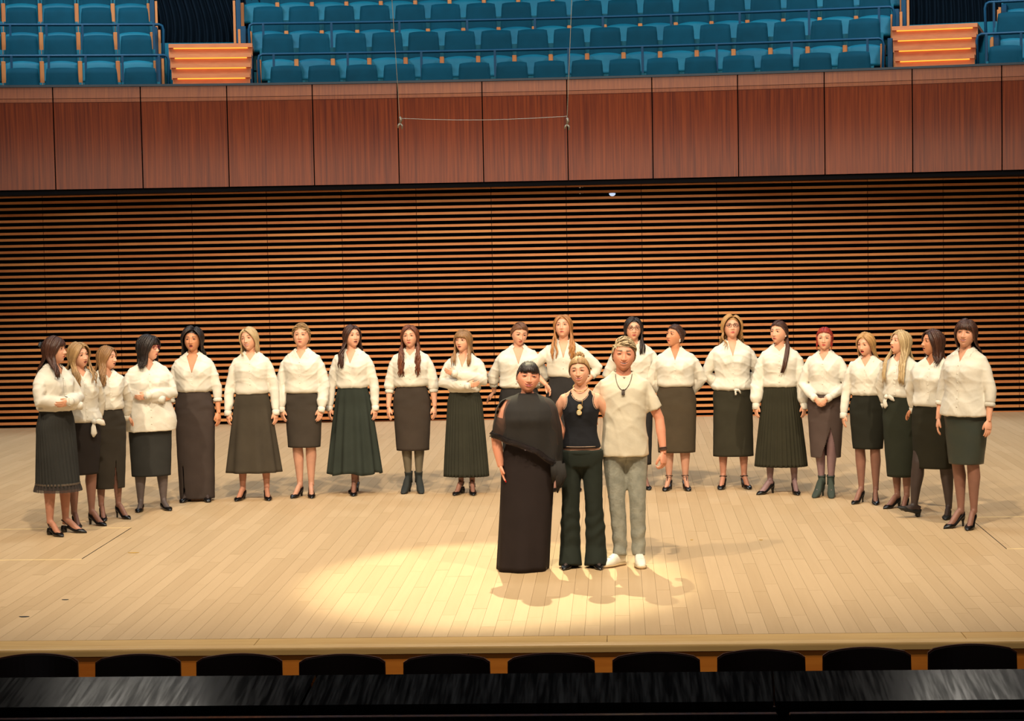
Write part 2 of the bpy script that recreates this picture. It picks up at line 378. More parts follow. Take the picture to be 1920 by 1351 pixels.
for row, x0 in enumerate([1885, 1900, 1912, 1924]):
    ta = px_th(x0, ytop[row]-30, row); d = .545/(R0+.9+.9*row)
    for i in range(2):
        seat(ta+d*i, row, '%s teal seat from the aisle in the %s row of the right balcony block' % (ORD[i], ROWN[row]), 'balcony seats of the right block', i == 0)

# guard rails in front of the second and third rows
def rail(xa, ya, xb, yb, k, label, ends, step):
    r = R0 + 1.22 + .9*k; z = 5.155 + .515*k
    def th_of(px, py):
        Y = AC.y + r
        for _ in range(6): p = at(px, py, Y); th = math.asin((p.x-AC.x)/r); Y = AC.y + r*math.cos(th)
        return th
    ta, tb = th_of(xa, ya), th_of(xb, yb); P = lambda th, zz, rr=r: (AC.x+rr*math.sin(th), AC.y+rr*math.cos(th), zz)
    e = empty('guard_rail', P((ta+tb)/2, TZ[k]), 0, label, 'rail', 'balcony guard rails'); base = Vector(e.location)
    sub = lambda p: tuple(Vector(p)-base)
    pts = [sub(P(ta+(tb-ta)*i/24, z)) for i in range(25)]; d = .06/r
    if 'L' in ends: pts = [sub(P(ta-d*.4, TZ[k]-.05)), sub(P(ta-d, z-.08)), sub(P(ta-d*.7, z-.02))] + pts
    if 'R' in ends: pts = pts + [sub(P(tb+d*.7, z-.02)), sub(P(tb+d, z-.08)), sub(P(tb+d*.4, TZ[k]-.05))]
    b = MB(); b.tube(pts, .021, 8); b.build('handrail', M['blue_steel'], e, smooth=True)
    n = max(1, round((tb-ta)*r/step))
    for i in range(n+1):
        th = ta + (tb-ta)*(i+.15)/(n+.3); b = MB(); Mx = Matrix.Translation(sub(P(th, 0))) @ Matrix.Rotation(-th, 4, 'Z')
        b.box(-.016, .016, -.03, .03, TZ[k], z, M=Mx); b.build('post', M['blue_steel'], e)
    return e
rail(492, 102, 1648, 76, 0, 'lower blue steel guard rail across the middle seating block', 'LR', 1.06)
rail(474, 46, 1668, 18, 1, 'upper blue steel guard rail across the middle seating block', 'LR', 1.06)
rail(-60, 104, 308, 104, 0, 'lower blue steel guard rail in front of the left seating block', 'R', .55)
rail(-60, 46, 298, 47, 1, 'upper blue steel guard rail in front of the left seating block', 'R', .55)
rail(1840, 69, 1990, 62, 0, 'lower blue steel guard rail of the right seating block', 'L', .55)
rail(1855, 9, 1990, 4, 1, 'upper blue steel guard rail of the right seating block', 'L', .55)

# aisle side panels at the block ends, aisle steps and dark curtains
def side_panels(xs, label, sgn):
    e = None
    for row, px in enumerate(xs):
        th = px_th(px, 100-50*row, row); r = R0+.9+.9*row; p = Vector((AC.x+r*math.sin(th), AC.y+r*math.cos(th), TZ[row]))
        if e is None: e = empty('aisle_end_panel', p, 0, label, 'panel'); base = p
        Mx = Matrix.Translation(p-base) @ Matrix.Rotation(-th, 4, 'Z')
        b = MB(); b.box(-.035, .035, -.45, .44, -.5, .66, M=Mx, bev=.004); b.build('steel_panel', M['blue_steel'], e)
        b = MB(); b.box(-.018+sgn*.06, .018+sgn*.06, -.42, -.36, -.3, .62, M=Mx); b.build('wood_edge', M['arm_wood'], e)
side_panels([484, 468, 456, 446], 'stepped blue steel end panel left of the middle seating block', -1)
side_panels([1658, 1672, 1684, 1697], 'stepped blue steel end panel right of the middle seating block', 1)
side_panels([303, 296, 290, 284], 'stepped blue steel end panel beside the left seating block', 1)
side_panels([1858, 1872, 1886, 1900], 'stepped blue steel end panel beside the right seating block', -1)
def steps(pa, pb, label):
    e = None
    for i in range(5):
        r = R0 + .40 + .30*i; z = 4.635 + .164*i
        def th_of(px, py):
            Y = AC.y + r
            for _ in range(6): p = at(px, py, Y); th = math.asin((p.x-AC.x)/r); Y = AC.y + r*math.cos(th)
            return th
        ta, tb = th_of(pa[0]-i*2, pa[1]), th_of(pb[0]+i*2, pb[1])
        if e is None: e = empty('aisle_steps', (AC.x+r*math.sin(ta), AC.y+r*math.cos(ta), z-.2), 0, label, 'stairs'); base = Vector(e.location)
        t1 = 1.9 if i == 4 else .32
        b = MB(); arc_box(b, r, r+t1, ta, tb, z+.0, z+.055, n=4, t=.2+random.random()*.6); b.V = [tuple(Vector(v)-base) for v in b.V]; st = b.build('tread', M['step_wood'], e)
        b = MB(); arc_box(b, r+.05, r+.08, ta, tb, z-.16, z, n=4, t=random.random()); b.V = [tuple(Vector(v)-base) for v in b.V]; b.build('riser', M['step_wood'], e)
        if i: b = MB(); arc_box(b, r+.018, r+.046, ta+.0025, tb-.0025, z-.014, z-.001, n=4); b.V = [tuple(Vector(v)-base) for v in b.V]; b.build('light_strip', M['led'], e)
steps((325, 120), (466, 120), 'wooden aisle steps with glowing orange edge lights left of the middle block')
steps((1680, 90), (1825, 90), 'wooden aisle steps with glowing orange edge lights right of the middle block')
def curtain(xa, xb, label, amp):
    pa, pb = at(xa, 60, 31.6), at(xb, 50, 31.6); nx, nz = 150, 30; V = []; F = []
    for iz in range(nz+1):
        q = iz/nz; z = 5.3 + q*2.2
        for ix in range(nx+1):
            p = ix/nx; sway = amp*math.sin(q*6.5+p*1.2)
            x = pa.x + (pb.x-pa.x)*p + sway; y = 31.6 + .06*math.sin(p*2*math.pi*17 + 1.5*math.sin(p*9)) ; V.append((x-pa.x, y-31.6, z-5.3))
    W = nx+1; F = [(iz*W+ix, iz*W+ix+1, iz*W+ix+1+W, iz*W+ix+W) for iz in range(nz) for ix in range(nx)]
    o = link('curtain', mesh('curtain', V, F, M['curtain'], smooth=True)); o.location = (pa.x, 31.6, 5.3)
    so = o.modifiers.new('s', 'SOLIDIFY'); so.thickness = .01; tag(o, label, 'curtain')
curtain(270, 500, 'dark wavy curtain hanging above the left aisle steps', .10)
curtain(1670, 1905, 'dark wavy curtain hanging above the right aisle steps', .03)
b = MB(); arc_box(b, R0+6, R0+6.2, -.5, .5, 3, 16.2, n=20); tag(b.build('wall_rear_balcony', M['black']), kind='structure')

b = MB(); b.box(-16, 14, 4, 37, 16.0, 16.2); tag(b.build('ceiling', M['black']), kind='structure')
for nm, x in (('wall_left', -15.2), ('wall_right', 13.0)):
    b = MB(); b.box(x, x+.2, -8, 36, -1.1, 16.0); tag(b.build(nm, M['plaster']), kind='structure')
# hanging wires over the balcony front
P0, P1 = at(750, 228, 25), at(1063, 230, 25)
e = empty('hanging_wire_rig', P0, 0, 'thin slack wire with two knotted clips hung on cables before the balcony front', 'cable')
for (pb, top, nm) in ((P0, at(735, 0, 25), 0), (P1, at(1072, 0, 25), 1)):
    d = (top-pb); q = [tuple(pb-P0+d*s) for s in (0, 1.0, 3.0)]
    b = MB(); b.tube(q, .0035, 5); b.build('cable', M['wire'], e)
    c = pb-P0; b = MB()
    b.tube([(c.x, c.y, c.z+.06), (c.x+.012, c.y, c.z+.02), (c.x, c.y, c.z-.02)], [.012, .02, .012], 8)
    b.tube([(c.x, c.y, c.z-.02), (c.x-.022, c.y, c.z-.05), (c.x-.028, c.y, c.z-.075)], [.012, .014, .008], 6)
    b.tube([(c.x, c.y, c.z-.02), (c.x+.025, c.y, c.z-.05), (c.x+.022, c.y, c.z-.09)], [.012, .014, .008], 6); b.build('clip', M['wire'], e, smooth=True)
b = MB(); L0, L1 = at(750, 222, 25)-P0, at(1063, 218, 25)-P0
b.tube([tuple(L0.lerp(L1, i/12)+Vector((0, 0, -.03*math.sin(math.pi*i/12)))) for i in range(13)], .0035, 5); b.build('slack_wire', M['wire'], e)

# marks on the stage
for (x, y, wx, wy, m, lb) in [(45, 1156, .10, .05, 'dark_metal', 'small dark scrap on the boards near the left front of the stage'),
                              (250, 1036, .13, .05, 'gold_tape', 'short ochre tape mark on the boards below the left women'),
                              (122, 1124, .07, .03, 'dark_metal', 'thin dark scuffed tape above the left front corner of the stage'),
                              (1297, 1012, .03, .04, 'gold_tape', 'tiny yellow tape mark right of the man on the boards'),
                              (1427, 1012, .04, .04, 'gold_tape', 'tiny yellow tape mark below the ponytail woman on the boards')]:
    g = ground(x, y); wx *= .7; wy *= .6; b = MB(); pts = [(wx/2*math.cos(a)*(1+.25*math.sin(3*a)), wy/2*math.sin(a)) for a in np.linspace(0, 2*math.pi, 13)[:-1]]
    V = [(px, py, .0008) for px, py in pts] + [(px*.95, py*.95, .0035) for px, py in pts]; n = 12
    b.add(V, [tuple(range(n-1, -1, -1)), tuple(range(n, 2*n))] + [(i, (i+1) % n, (i+1) % n+n, i+n) for i in range(n)])
    o = b.build('floor_mark', M[m]); o.location = g; tag(o, lb, 'tape mark')

# ------------------------------------------------------------------ foreground: chair row and lacquered ledges
def stage_chair(px, py, i):
    Y = 11.5; p = at(px, py, Y); zt = p.z + 1.05 - .022
    e = empty('stalls_chair', (p.x, Y, -1.05), 0, '%s dark chair back from the left in the front row below the stage' % ORD[i], 'chair', 'dark chairs before the stage')
    hw = .252
    def sheet(w, zb, zt_, y0, th, mt, nm, inset=0):
        V = []; F = []; nx, nz = 14, 8
        for s in (0, 1):
            for iz in range(nz+1):
                q = iz/nz
                for ix in range(nx+1):
                    a = ix/nx*2-1; ww = w*(1-.05*q) ; rc = 1 - (max(0, abs(a)-.90)/.10)**2*.35
                    z = zb + (zt_-zb)*q + (.022*(1-a*a) - .02*(1-rc)*2)*q**4
                    V.append((a*ww*(1 if abs(a) < .99 else .995), y0 + .05*q + .05*(a*a)*-1 + s*th, z))
        W = nx+1; K = W*(nz+1)
        for iz in range(nz):
            for ix in range(nx):
                c = iz*W+ix; F += [(c, c+1, c+W+1, c+W), (c+K, c+K+W, c+K+W+1, c+K+1)]
            for c0 in (0, nx): c = iz*W+c0; F.append((c, c+W, c+W+K, c+K))
        for ix in range(nx):
            F.append((ix, ix+K, ix+1+K, ix+1)); c = nz*W+ix; F.append((c, c+1, c+1+K, c+K))
        b = MB(); b.add(V, F); return b.build(nm, mt, e, smooth=False)
    sheet(hw, .46, zt-.006, -.012, .010, M['chair_ply'], 'backrest'); sheet(hw+.006, .45, zt, 0, .016, M['chair_edge'], 'back_shell')
    sheet(hw-.03, .50, zt-.04, .018, .03, M['chair_ply'], 'back_pad')
    b = MB(); b.box(-.22, .22, .03, .46, .42, .47, bev=.015); b.build('seat', M['chair_ply'], e)
    for sx in (-.2, .2):
        for sy in (.05, .42): b = MB(); b.tube([(sx, sy, 0), (sx, sy, .43)], .013, 8); b.build('leg', M['dark_metal'], e)
for i, (px, py) in enumerate([(66, 1228), (258, 1229), (448, 1228), (641, 1229), (837, 1229), (1033, 1227), (1230, 1225), (1427, 1220), (1625, 1216), (1823, 1210)]):
    stage_chair(px, py, i)
def ledge(xa, xb, i, lb):
    pa = at(xa, 1270, 10.2); pb = at(xb, 1270, 10.2); za, zb = at(960, 1262, 10.2).z-.0, at(960, 1321-6, 9.8).z
    e = empty('front_ledge', ((pa.x+pb.x)/2, 10, -1.05), 0, lb, 'ledge', 'black lacquered ledges in the foreground'); c = (pa.x+pb.x)/2
    hx = (pb.x-pa.x)/2 - .006; z0 = .476+1.05; z1 = .418+1.05; k = .04
    b = MB(); V = []
    for y, z in ((.2, z0), (-.2, z1)):
        for s in (-1, 1):
            for dz in (0, -.035): V.append((s*hx + (-.02 if y < 0 else 0), y, z+dz))
    b.add(V, [(0, 2, 6, 4), (1, 5, 7, 3), (0, 1, 3, 2), (4, 6, 7, 5), (0, 4, 5, 1), (2, 3, 7, 6)]); b.build('top_board', M['lacquer'], e)
    b = MB(); b.box(-hx, hx, -.19, -.16, .2, z1-.03); b.build('front_board', M['lacquer'], e)
    b = MB(); b.box(-hx, hx, .15, .18, 0, z0-.03); b.build('back_board', M['lacquer'], e)
ledge(-120, 594, 0, 'black lacquered sloping ledge at the lower left with a wide sheen')
ledge(594, 1448, 1, 'black lacquered sloping ledge at the bottom centre without sheen')
ledge(1448, 2100, 2, 'black lacquered sloping ledge at the lower right with a sheen')
for (xa, xb, lb) in ((-200, 1458, 'nearest low black ledge along the bottom left and centre edge'), (1480, 2200, 'nearest low black ledge along the bottom right edge')):
    pa, pb = at(xa, 1340, 9.4), at(xb, 1340, 9.4)
    e = empty('near_ledge', ((pa.x+pb.x)/2, 9.4, -1.05), 0, lb, 'ledge'); hx = (pb.x-pa.x)/2
    b = MB(); b.box(-hx, hx, -.02, .03, 1.475, 1.506, bev=.006); b.build('edge_strip', M['lacquer'], e)
    b = MB(); b.box(-hx, hx, -.30, -.02, 1.44, 1.478, bev=.004); b.build('top_board', M['black'], e)
    b = MB(); b.box(-hx, hx, 0, .02, .2, 1.475); b.build('back_board', M['black'], e)

# ================================================================== people
def voxel(V, F, size, smooth=4, dec=None, fac=.5):
    me = bpy.data.meshes.new('tmp'); me.from_pydata([tuple(v) for v in V], [], [tuple(f) for f in F])
    bm = bmesh.new(); bm.from_mesh(me); bmesh.ops.recalc_face_normals(bm, faces=bm.faces[:]); bm.to_mesh(me); bm.free()
    o = bpy.data.objects.new('tmp', me); COL.objects.link(o)
    r = o.modifiers.new('r', 'REMESH'); r.mode = 'VOXEL'; r.voxel_size = size
    if smooth: s = o.modifiers.new('s', 'SMOOTH'); s.factor = fac; s.iterations = smooth
    if dec: d = o.modifiers.new('d', 'DECIMATE'); d.ratio = dec
    dg = bpy.context.evaluated_depsgraph_get(); ev = o.evaluated_get(dg); m2 = ev.to_mesh()
    n = len(m2.vertices); V2 = np.empty(n*3); m2.vertices.foreach_get('co', V2); V2 = V2.reshape(-1, 3)
    F2 = [tuple(p.vertices) for p in m2.polygons]
    ev.to_mesh_clear(); bpy.data.objects.remove(o); bpy.data.meshes.remove(me); return V2, F2
class Geo:
    def __init__(s): s.V = []; s.F = []; s.n = 0
    def add(s, V, F): s.V.append(np.asarray(V, float)); s.F += [tuple(i+s.n for i in f) for f in F]; s.n += len(V)
    def vf(s): return np.vstack(s.V), s.F
    def tube(s, P, r, n=12, flat=1.0, up=None): s.add(*tube_np(np.array(P, float), np.array(r, float), n, flat, up))
    def ball(s, c, r, n=10):
        V = []; F = []
        for i in range(1, n):
            a = math.pi*i/n
            for j in range(2*n): b_ = math.pi*j/n; V.append((c[0]+r*math.sin(a)*math.cos(b_), c[1]+r*math.sin(a)*math.sin(b_), c[2]+r*math.cos(a)))
        V += [(c[0], c[1], c[2]+r), (c[0], c[1], c[2]-r)]; m = 2*n; t = len(V)-2
        for i in range(n-2):
            for j in range(m): F.append((i*m+j, i*m+(j+1) % m, (i+1)*m+(j+1) % m, (i+1)*m+j))
        for j in range(m): F.append((t, (j+1) % m, j)); F.append((t+1, (n-2)*m+j, (n-2)*m+(j+1) % m))
        s.add(V, F)
def rings(R, n=32):                    # rows (z, a, b, cx, cy, bustbump)
    V = []; F = []; a = np.arange(n)*2*np.pi/n; c, s_ = np.cos(a), np.sin(a)
    for r in R:
        z, A, B, cx, cy = r[:5]; bust = r[5] if len(r) > 5 else 0
        e = 2/2.25; x = A*np.sign(c)*np.abs(c)**e; y = B*np.sign(s_)*np.abs(s_)**e
        y = y - bust*np.where(s_ < 0, np.exp(-((np.abs(x)-.072)/.045)**2)*(-s_)**.5, 0)
        V += np.stack([x+cx, y+cy, np.full(n, z)], 1).tolist()
    k = len(R)
    for i in range(k-1):
        for j in range(n): F.append((i*n+j, i*n+(j+1) % n, (i+1)*n+(j+1) % n, (i+1)*n+j))
    F += [tuple(range(n-1, -1, -1)), tuple(range((k-1)*n, k*n))]; return V, F
def lerp_rows(R, z):
    zs = [r[0] for r in R]; cols = len(R[0]); return [float(np.interp(z, zs, [r[i] for r in R])) for i in range(cols)]

# torso of a 1.66 m figure: z, half width, half depth, cx, cy, bust
TORSO = [(.78, .150, .095, 0, .005, 0), (.84, .172, .112, 0, .008, 0), (.90, .172, .113, 0, .006, 0), (.97, .156, .104, 0, 0, 0), (1.04, .134, .092, 0, 0, 0), (1.11, .132, .090, 0, 0, 0),
         (1.17, .140, .094, 0, 0, .012), (1.22, .150, .098, 0, 0, .032), (1.26, .156, .098, 0, .004, .028), (1.31, .160, .092, 0, .008, .008), (1.345, .154, .080, 0, .012, 0),
         (1.378, .126, .070, 0, .014, 0), (1.405, .086, .060, 0, .014, 0), (1.43, .058, .052, 0, .012, 0)]
TORSO_M = [(.78, .150, .10, 0, .005, 0), (.86, .158, .108, 0, .008, 0), (.95, .150, .105, 0, .004, 0), (1.04, .146, .102, 0, 0, 0), (1.12, .152, .104, 0, 0, 0),
         (1.20, .166, .110, 0, 0, .004), (1.27, .178, .112, 0, .004, .008), (1.32, .178, .102, 0, .008, 0), (1.35, .168, .086, 0, .012, 0), (1.38, .135, .072, 0, .014, 0), (1.405, .090, .060, 0, .014, 0), (1.425, .064, .056, 0, .012, 0)]
def torso_rows(sp, inflate=0.0):
    T = TORSO_M if sp.get('male') else TORSO; w = sp.get('w', 1.0); out = []
    for z, a, b_, cx, cy, bu in T:
        k = w if z < 1.3 else 1 + (w-1)*max(0, (1.42-z)/.12)*.75
        kb = 1 + (w-1)*1.0 if z < 1.3 else 1
        out.append((z, a*k+inflate, b_*kb+inflate, cx, cy, bu*sp.get('bust', 1)*(1+(w-1)*1.0)))
    return out

# ---- hand (made once): wrist at the origin, fingers along -Z, thumb towards -Y, palm facing +X
def make_hand(curl):
    g = Geo()
    g.tube([(0, 0, .03), (0, 0, 0), (.001, -.002, -.03), (.002, -.003, -.06), (.004, -.003, -.088)], [.021, .022, .033, .039, .036], 14, flat=.42, up=(1, 0, 0))
    for k, (y, ln, r) in enumerate([(-.029, .070, .0082), (-.0095, .079, .0085), (.010, .073, .0082), (.028, .057, .0072)]):
        p = np.array([.003, y*.85, -.075]); P = [p.copy()]; a = .10*curl; spread = (y+.0)*(.35 if curl < 1 else .2)
        for j, f in enumerate((.30, .42, .32, .26)):
            if j: a += (.28, .42, .38)[j-1]*curl
            d = np.array([math.sin(a), spread*2.0, -math.cos(a)]); d /= np.linalg.norm(d); p = p + d*ln*f*.92; P.append(p.copy())
        g.tube(P, [r*1.05, r*1.05, r, r*.93, r*.72], 8)
    g.tube([(.004, -.014, -.02), (.010, -.032, -.042), (.016+.006*curl, -.040, -.064), (.020+.010*curl, -.041, -.084), (.023+.012*curl, -.039, -.094)], [.014, .0135, .0105, .0092, .0065], 8)
    V, F = g.vf(); V, F = voxel(V, F, .0031, 2, .32); return V, F
HANDS = {'relax': make_hand(.75), 'curl': make_hand(1.9), 'flat': make_hand(.25)}
def place_hand(kind, wrist, d, thumb, side, sc=1.0):       # side -1 = right hand
    V, F = HANDS[kind]; V = V.copy()*sc
    z = -np.array(d, float); z /= np.linalg.norm(z); y = -np.array(thumb, float); y -= z*np.dot(y, z); y /= np.linalg.norm(y)
    x = np.cross(y, z)
    if side > 0: x = -x
    W = V[:, :1]*x + V[:, 1:2]*y + V[:, 2:3]*z + np.array(wrist)
    if side > 0: F = [f[::-1] for f in F]
    return W, F

# ---- head (made once per mouth shape)
A_, B_, C_ = .0775, .095, .115
def make_head(mouth, na=92, nv=84, male=False, smile=0.0):
    u = np.linspace(0, 2*np.pi, na, endpoint=False); az = u + .50*np.sin(u)*-1.0      # denser at az = 0 (front)
    az = u - .45*np.sin(u)
    v = np.linspace(0, 1, nv); po = math.pi*(v + .055*np.sin(2*np.pi*(v-.02)))*1.0; po = np.clip(po, .02, math.pi-.02)
    PO, AZ = np.meshgrid(po, az, indexing='ij')
    dx, dy, dz = np.sin(PO)*np.sin(AZ), -np.sin(PO)*np.cos(AZ), np.cos(PO)
    r2 = np.sqrt(dy**2+dz**2)+1e-9; n = 2.7; rn = (np.abs(dy)**n+np.abs(dz)**n)**(1/n)+1e-9
    k = np.where((dz < 0) & (dy < 0), 1+(r2/rn-1)*(-dy), 1.0)
    x, y, z = dx*A_, dy*B_*k, dz*C_*k
    low = np.clip(-z/C_, 0, 1); x = x*(1 - (.33 if not male else .24)*low**1.8)
    y = np.where((y > 0) & (z < 0), y*(1-.45*low), y)
    G = lambda X, Z, sx, sz: np.exp(-((x-X)/sx)**2-((z-Z)/sz)**2)
    fr = np.clip(-dy*2.2, 0, 1)
    y = y + fr*(-.0 + .006*np.exp(-(x/.05)**2)*np.exp(-((z-.0)/.05)**2))
    for s in (-1, 1):
        y = y + fr*(.010*G(s*.0315, .013, .016, .011) - .004*G(s*.028, .036, .022, .008) - .005*G(s*.042, -.018, .02, .018))
    ns = (.010 if not male else .0115)
    nose = np.where(z > -.026, .004+.020*np.exp(-((z+.024)/.026)**2), .024*np.exp(-((z+.026)/.0075)**2))
    y = y - fr*nose*np.exp(-(x/(ns+.003*np.exp(-((z+.024)/.01)**2)))**2)*np.exp(-np.clip(z-.03, 0, 1)/.008)
    y = y - fr*.006*(G(-.0125, -.027, .006, .006)+G(.0125, -.027, .006, .006))
    zc = -.054 + smile*14*(x**2)*1.0; lw = .0185 + .0055*min(1, smile)
    op = {'shut': .0, 'smile': .35, 'open': 1.0, 'slight': .5}[mouth]
    gap = .0020 + .0048*op
    zu, zl = zc+.0045+gap*.5, zc-.0055-gap*.6
    y = y - fr*(.0065*np.exp(-(x/lw)**2-((z-zu)/.0045)**2) + .0075*np.exp(-(x/(lw*.85))**2-((z-zl)/.0055)**2))
    y = y + fr*(.004+.010*op)*np.exp(-(x/(lw*.85))**4-((z-zc)/(gap))**2)
    y = y + fr*.003*np.exp(-(x/.02)**2-((z+.072)/.007)**2) - fr*.007*np.exp(-(x/.022)**2-((z+.092)/.014)**2)
    V = np.stack([x, y, z], -1).reshape(-1, 3); F = []; mi = []
    X = x; Z = z; FR = fr
    for i in range(nv-1):
        for j in range(na):
            j2 = (j+1) % na; F.append((i*na+j, (i+1)*na+j, (i+1)*na+j2, i*na+j2))
            xx = .25*(X[i, j]+X[i+1, j]+X[i+1, j2]+X[i, j2]); zz = .25*(Z[i, j]+Z[i+1, j]+Z[i+1, j2]+Z[i, j2]); m = 0
            if FR[i, j] > .8:
                c = -.054 + smile*14*xx*xx; q = max(0, 1-(xx/(lw*1.1))**2)
                if q > 0:
                    if abs(zz-c) < gap*(.75 if op else .45)*math.sqrt(q)+(.0002): m = 3 if (mouth == 'smile' and abs(xx) < lw*.85) else 6
                    elif -(gap*.8+.0066)*q**.6 < zz-c < (gap*.8+.0048)*q**.6: m = 2
                for s in (-1, 1):
                    t = (s*xx-.014)/.036
                    if 0 < t < 1 and abs(zz-(.0350+.0035*math.sin(t*2.6)-.002*t)) < .0034*(1.15-t*.7)*(1.5 if male else 1.0): m = 5
            mi.append(m)
    F.append(tuple(range(na-1, -1, -1))); mi.append(0); F.append(tuple(range((nv-1)*na, nv*na))); mi.append(0)
    g = [V.tolist()]; nV = len(V)
    def put(VV, FF, m):
        nonlocal nV
        g.append(VV); F.extend([tuple(a+nV for a in f) for f in FF]); mi.extend([m]*len(FF) if not hasattr(m, '__len__') else m); nV += len(VV)
    for s in (-1, 1):
        c = np.array([s*.0315, -.0715, .0135]); q = Geo(); q.ball((0, 0, 0), .0128, 10); Vb, Fb = q.vf()
        Vb = np.stack([Vb[:, 0], -Vb[:, 2], Vb[:, 1]], 1)         # pole forward
        mm = []
        for f in Fb:
            cc = np.mean([Vb[a] for a in f], 0); rr = math.hypot(cc[0], cc[2]); mm.append(4 if (rr < .0064 and cc[1] < 0) else 3)
        put((Vb+c).tolist(), Fb, mm)
        # lids: a skin shell around the ball, open as an almond; a dark lash line along the upper edge
        VV = []; nn = 18; top = .0064 if not smile else .0048; bot = .0042 if not smile else .0030
        for r_ in range(5):
            for a in range(nn):
                t = a/nn*2*math.pi; ex, ez = .0140*math.cos(t), (top if math.sin(t) > 0 else bot)*math.sin(t)
                f_ = r_/4; px = ex*(1+.45*f_); pz = ez*(1-f_) + math.sin(t)*.0145*f_
                rad = .0139; yy = -math.sqrt(max(rad**2-px**2*.55-pz**2*.6, 1e-6))+ f_**2*.006; VV.append((c[0]+px, c[1]+yy, c[2]+pz))
        FF = [(r_*nn+a, r_*nn+(a+1) % nn, (r_+1)*nn+(a+1) % nn, (r_+1)*nn+a) for r_ in range(4) for a in range(nn)]
        put(VV, FF, 0)
        P = [VV[a] for a in range(0, nn//2+1)]; P = [(p[0], p[1]-.0008, p[2]+.0006) for p in P]
        Vt, Ft = tube_np(np.array(P), .0011, 5); put(Vt.tolist(), Ft, 6)
        # ear
        e = []; 
        for a in range(12):
            t = a/12*2*math.pi; e.append((s*(.0715+.006*math.cos(t)), .012+.013*math.cos(t)+.004*math.sin(t), -.002+.027*math.sin(t)))
        e.append(e[0]); Ve, Fe = tube_np(np.array(e), .0052, 6); put(Ve.tolist(), Fe, 0)
        q = Geo(); q.ball((0, 0, 0), 1, 6); Vb, Fb = q.vf(); put((Vb*[.004, .012, .024]+[s*.071, .012, -.002]).tolist(), Fb, 0)
    return np.vstack([np.array(a).reshape(-1, 3) for a in g]), F, mi
HEADS = {}
def head(mouth, male, hero=False):
    k = (mouth, male, hero)
    if k not in HEADS: HEADS[k] = make_head(mouth, *((128, 124) if hero else (92, 84)), male=male, smile=1.0 if mouth == 'smile' else 0.0)
    return HEADS[k]

SKIN = {'fair': (231, 171, 140), 'warm': (210, 144, 106), 'pink': (230, 158, 128), 'tan': (206, 140, 104)}
HAIR = {'black': ((22, 17, 16), (44, 32, 28)), 'darkbrown': ((44, 24, 18), (80, 48, 34)), 'brown': ((82, 50, 30), (128, 84, 52)), 'auburn': ((74, 36, 22), (130, 74, 42)),
        'red': ((120, 24, 18), (168, 52, 30)), 'blonde': ((156, 128, 88), (206, 180, 136)), 'sandy': ((128, 96, 60), (180, 144, 98)), 'lightbrown': ((108, 76, 46), (158, 118, 76)),
        'grey': ((172, 148, 112), (192, 170, 134)), 'gold': ((146, 104, 58), (204, 160, 102)), 'copper': ((136, 86, 46), (186, 130, 76))}
MC = {}
def getm(key, fn):
    if key not in MC: MC[key] = fn()
    return MC[key]
def skin_m(k): return getm('skin_'+k, lambda: mat('skin_'+k, srgb(*SKIN[k]), .5, spec=.35, col2=srgb(*[c*.93 for c in SKIN[k]]), nscale=9, tone=False))
def hair_m(k):
    a, b_ = HAIR[k]; return getm('hair_'+k, lambda: mat('hair_'+k, srgb(*a), .42, spec=.45, col2=srgb(*b_), nscale=26, scale=(1, 1, .18), tonemix=.6, bump=.5, bscale=160))
def brow_m(k): a, b_ = HAIR[k]; return getm('brow_'+k, lambda: mat('brow_'+k, srgb(*[c*.6+62*.7 for c in a]), .7))
def cloth_m(k, c, rough=.85, c2=None, **kw): return getm(k, lambda: mat(k, srgb(*c), rough, spec=kw.pop('spec', .2), col2=srgb(*(c2 or [v*.88 for v in c])), nscale=5, tonemix=.0, bump=kw.pop('bump', .18), bscale=kw.pop('bscale', 26), **kw))
LIP = lambda c: getm('lip_%d_%d_%d' % c, lambda: mat('lip', srgb(*c), .4))
TIGHT = {'skin': (194, 134, 108), 'sheer': (146, 102, 86), 'sheerlight': (206, 152, 126), 'grey': (98, 86, 84), 'black': (66, 52, 48), 'olive': (104, 94, 76), 'violet': (142, 112, 114), 'bare': None, 'none': None}
EYEW = mat('eye_white', srgb(232, 226, 216), .25); IRIS = mat('iris', srgb(54, 38, 28), .2); DARK = mat('mouth_dark', srgb(52, 18, 16), .5)
NAILR = mat('red_nail', srgb(190, 16, 24), .25)

POSES = {   # (elbow, wrist, hand direction, thumb direction, hand kind) for the left side (+x); the right side mirrors
 'down': ((.222, .015, 1.075), (.238, -.035, .845), (.05, -.18, -1), (-.55, -.85, 0), 'relax'),
 'downin': ((.225, .0, 1.075), (.205, -.085, .85), (-.15, -.25, -1), (-.7, -.7, 0), 'relax'),
 'behind': ((.262, .085, 1.10), (.10, .165, .93), (-.9, .1, -.4), (0, -1, -.1), 'relax'),
 'hips': ((.335, .045, 1.14), (.185, -.03, 1.0), (-.55, -.55, -.65), (0, .4, -1), 'relax'),
 'clasp': ((.232, -.015, 1.085), (.062, -.195, .955), (-.85, -.35, -.75), (-.5, -.3, .8), 'curl'),
 'backhigh': ((.262, .10, 1.12), (.26, .16, .95), (.5, .2, -.5), (0, -1, 0), 'relax'),
}
def mir(p): return (-p[0], p[1], p[2])
def pose_side(name, side):
    if isinstance(name, tuple): return name
    e, w_, d, t, h = POSES[name]
    return (e, w_, d, t, h) if side > 0 else (mir(e), mir(w_), mir(d), mir(t), h)

def foot_xf(cx, cy, ang, V):           # local foot (toe along -Y) -> body
    c, s_ = math.cos(ang), math.sin(ang); V = np.asarray(V, float); return np.stack([V[:, 0]*c - V[:, 1]*s_+cx, V[:, 0]*s_ + V[:, 1]*c+cy, V[:, 2]], 1)

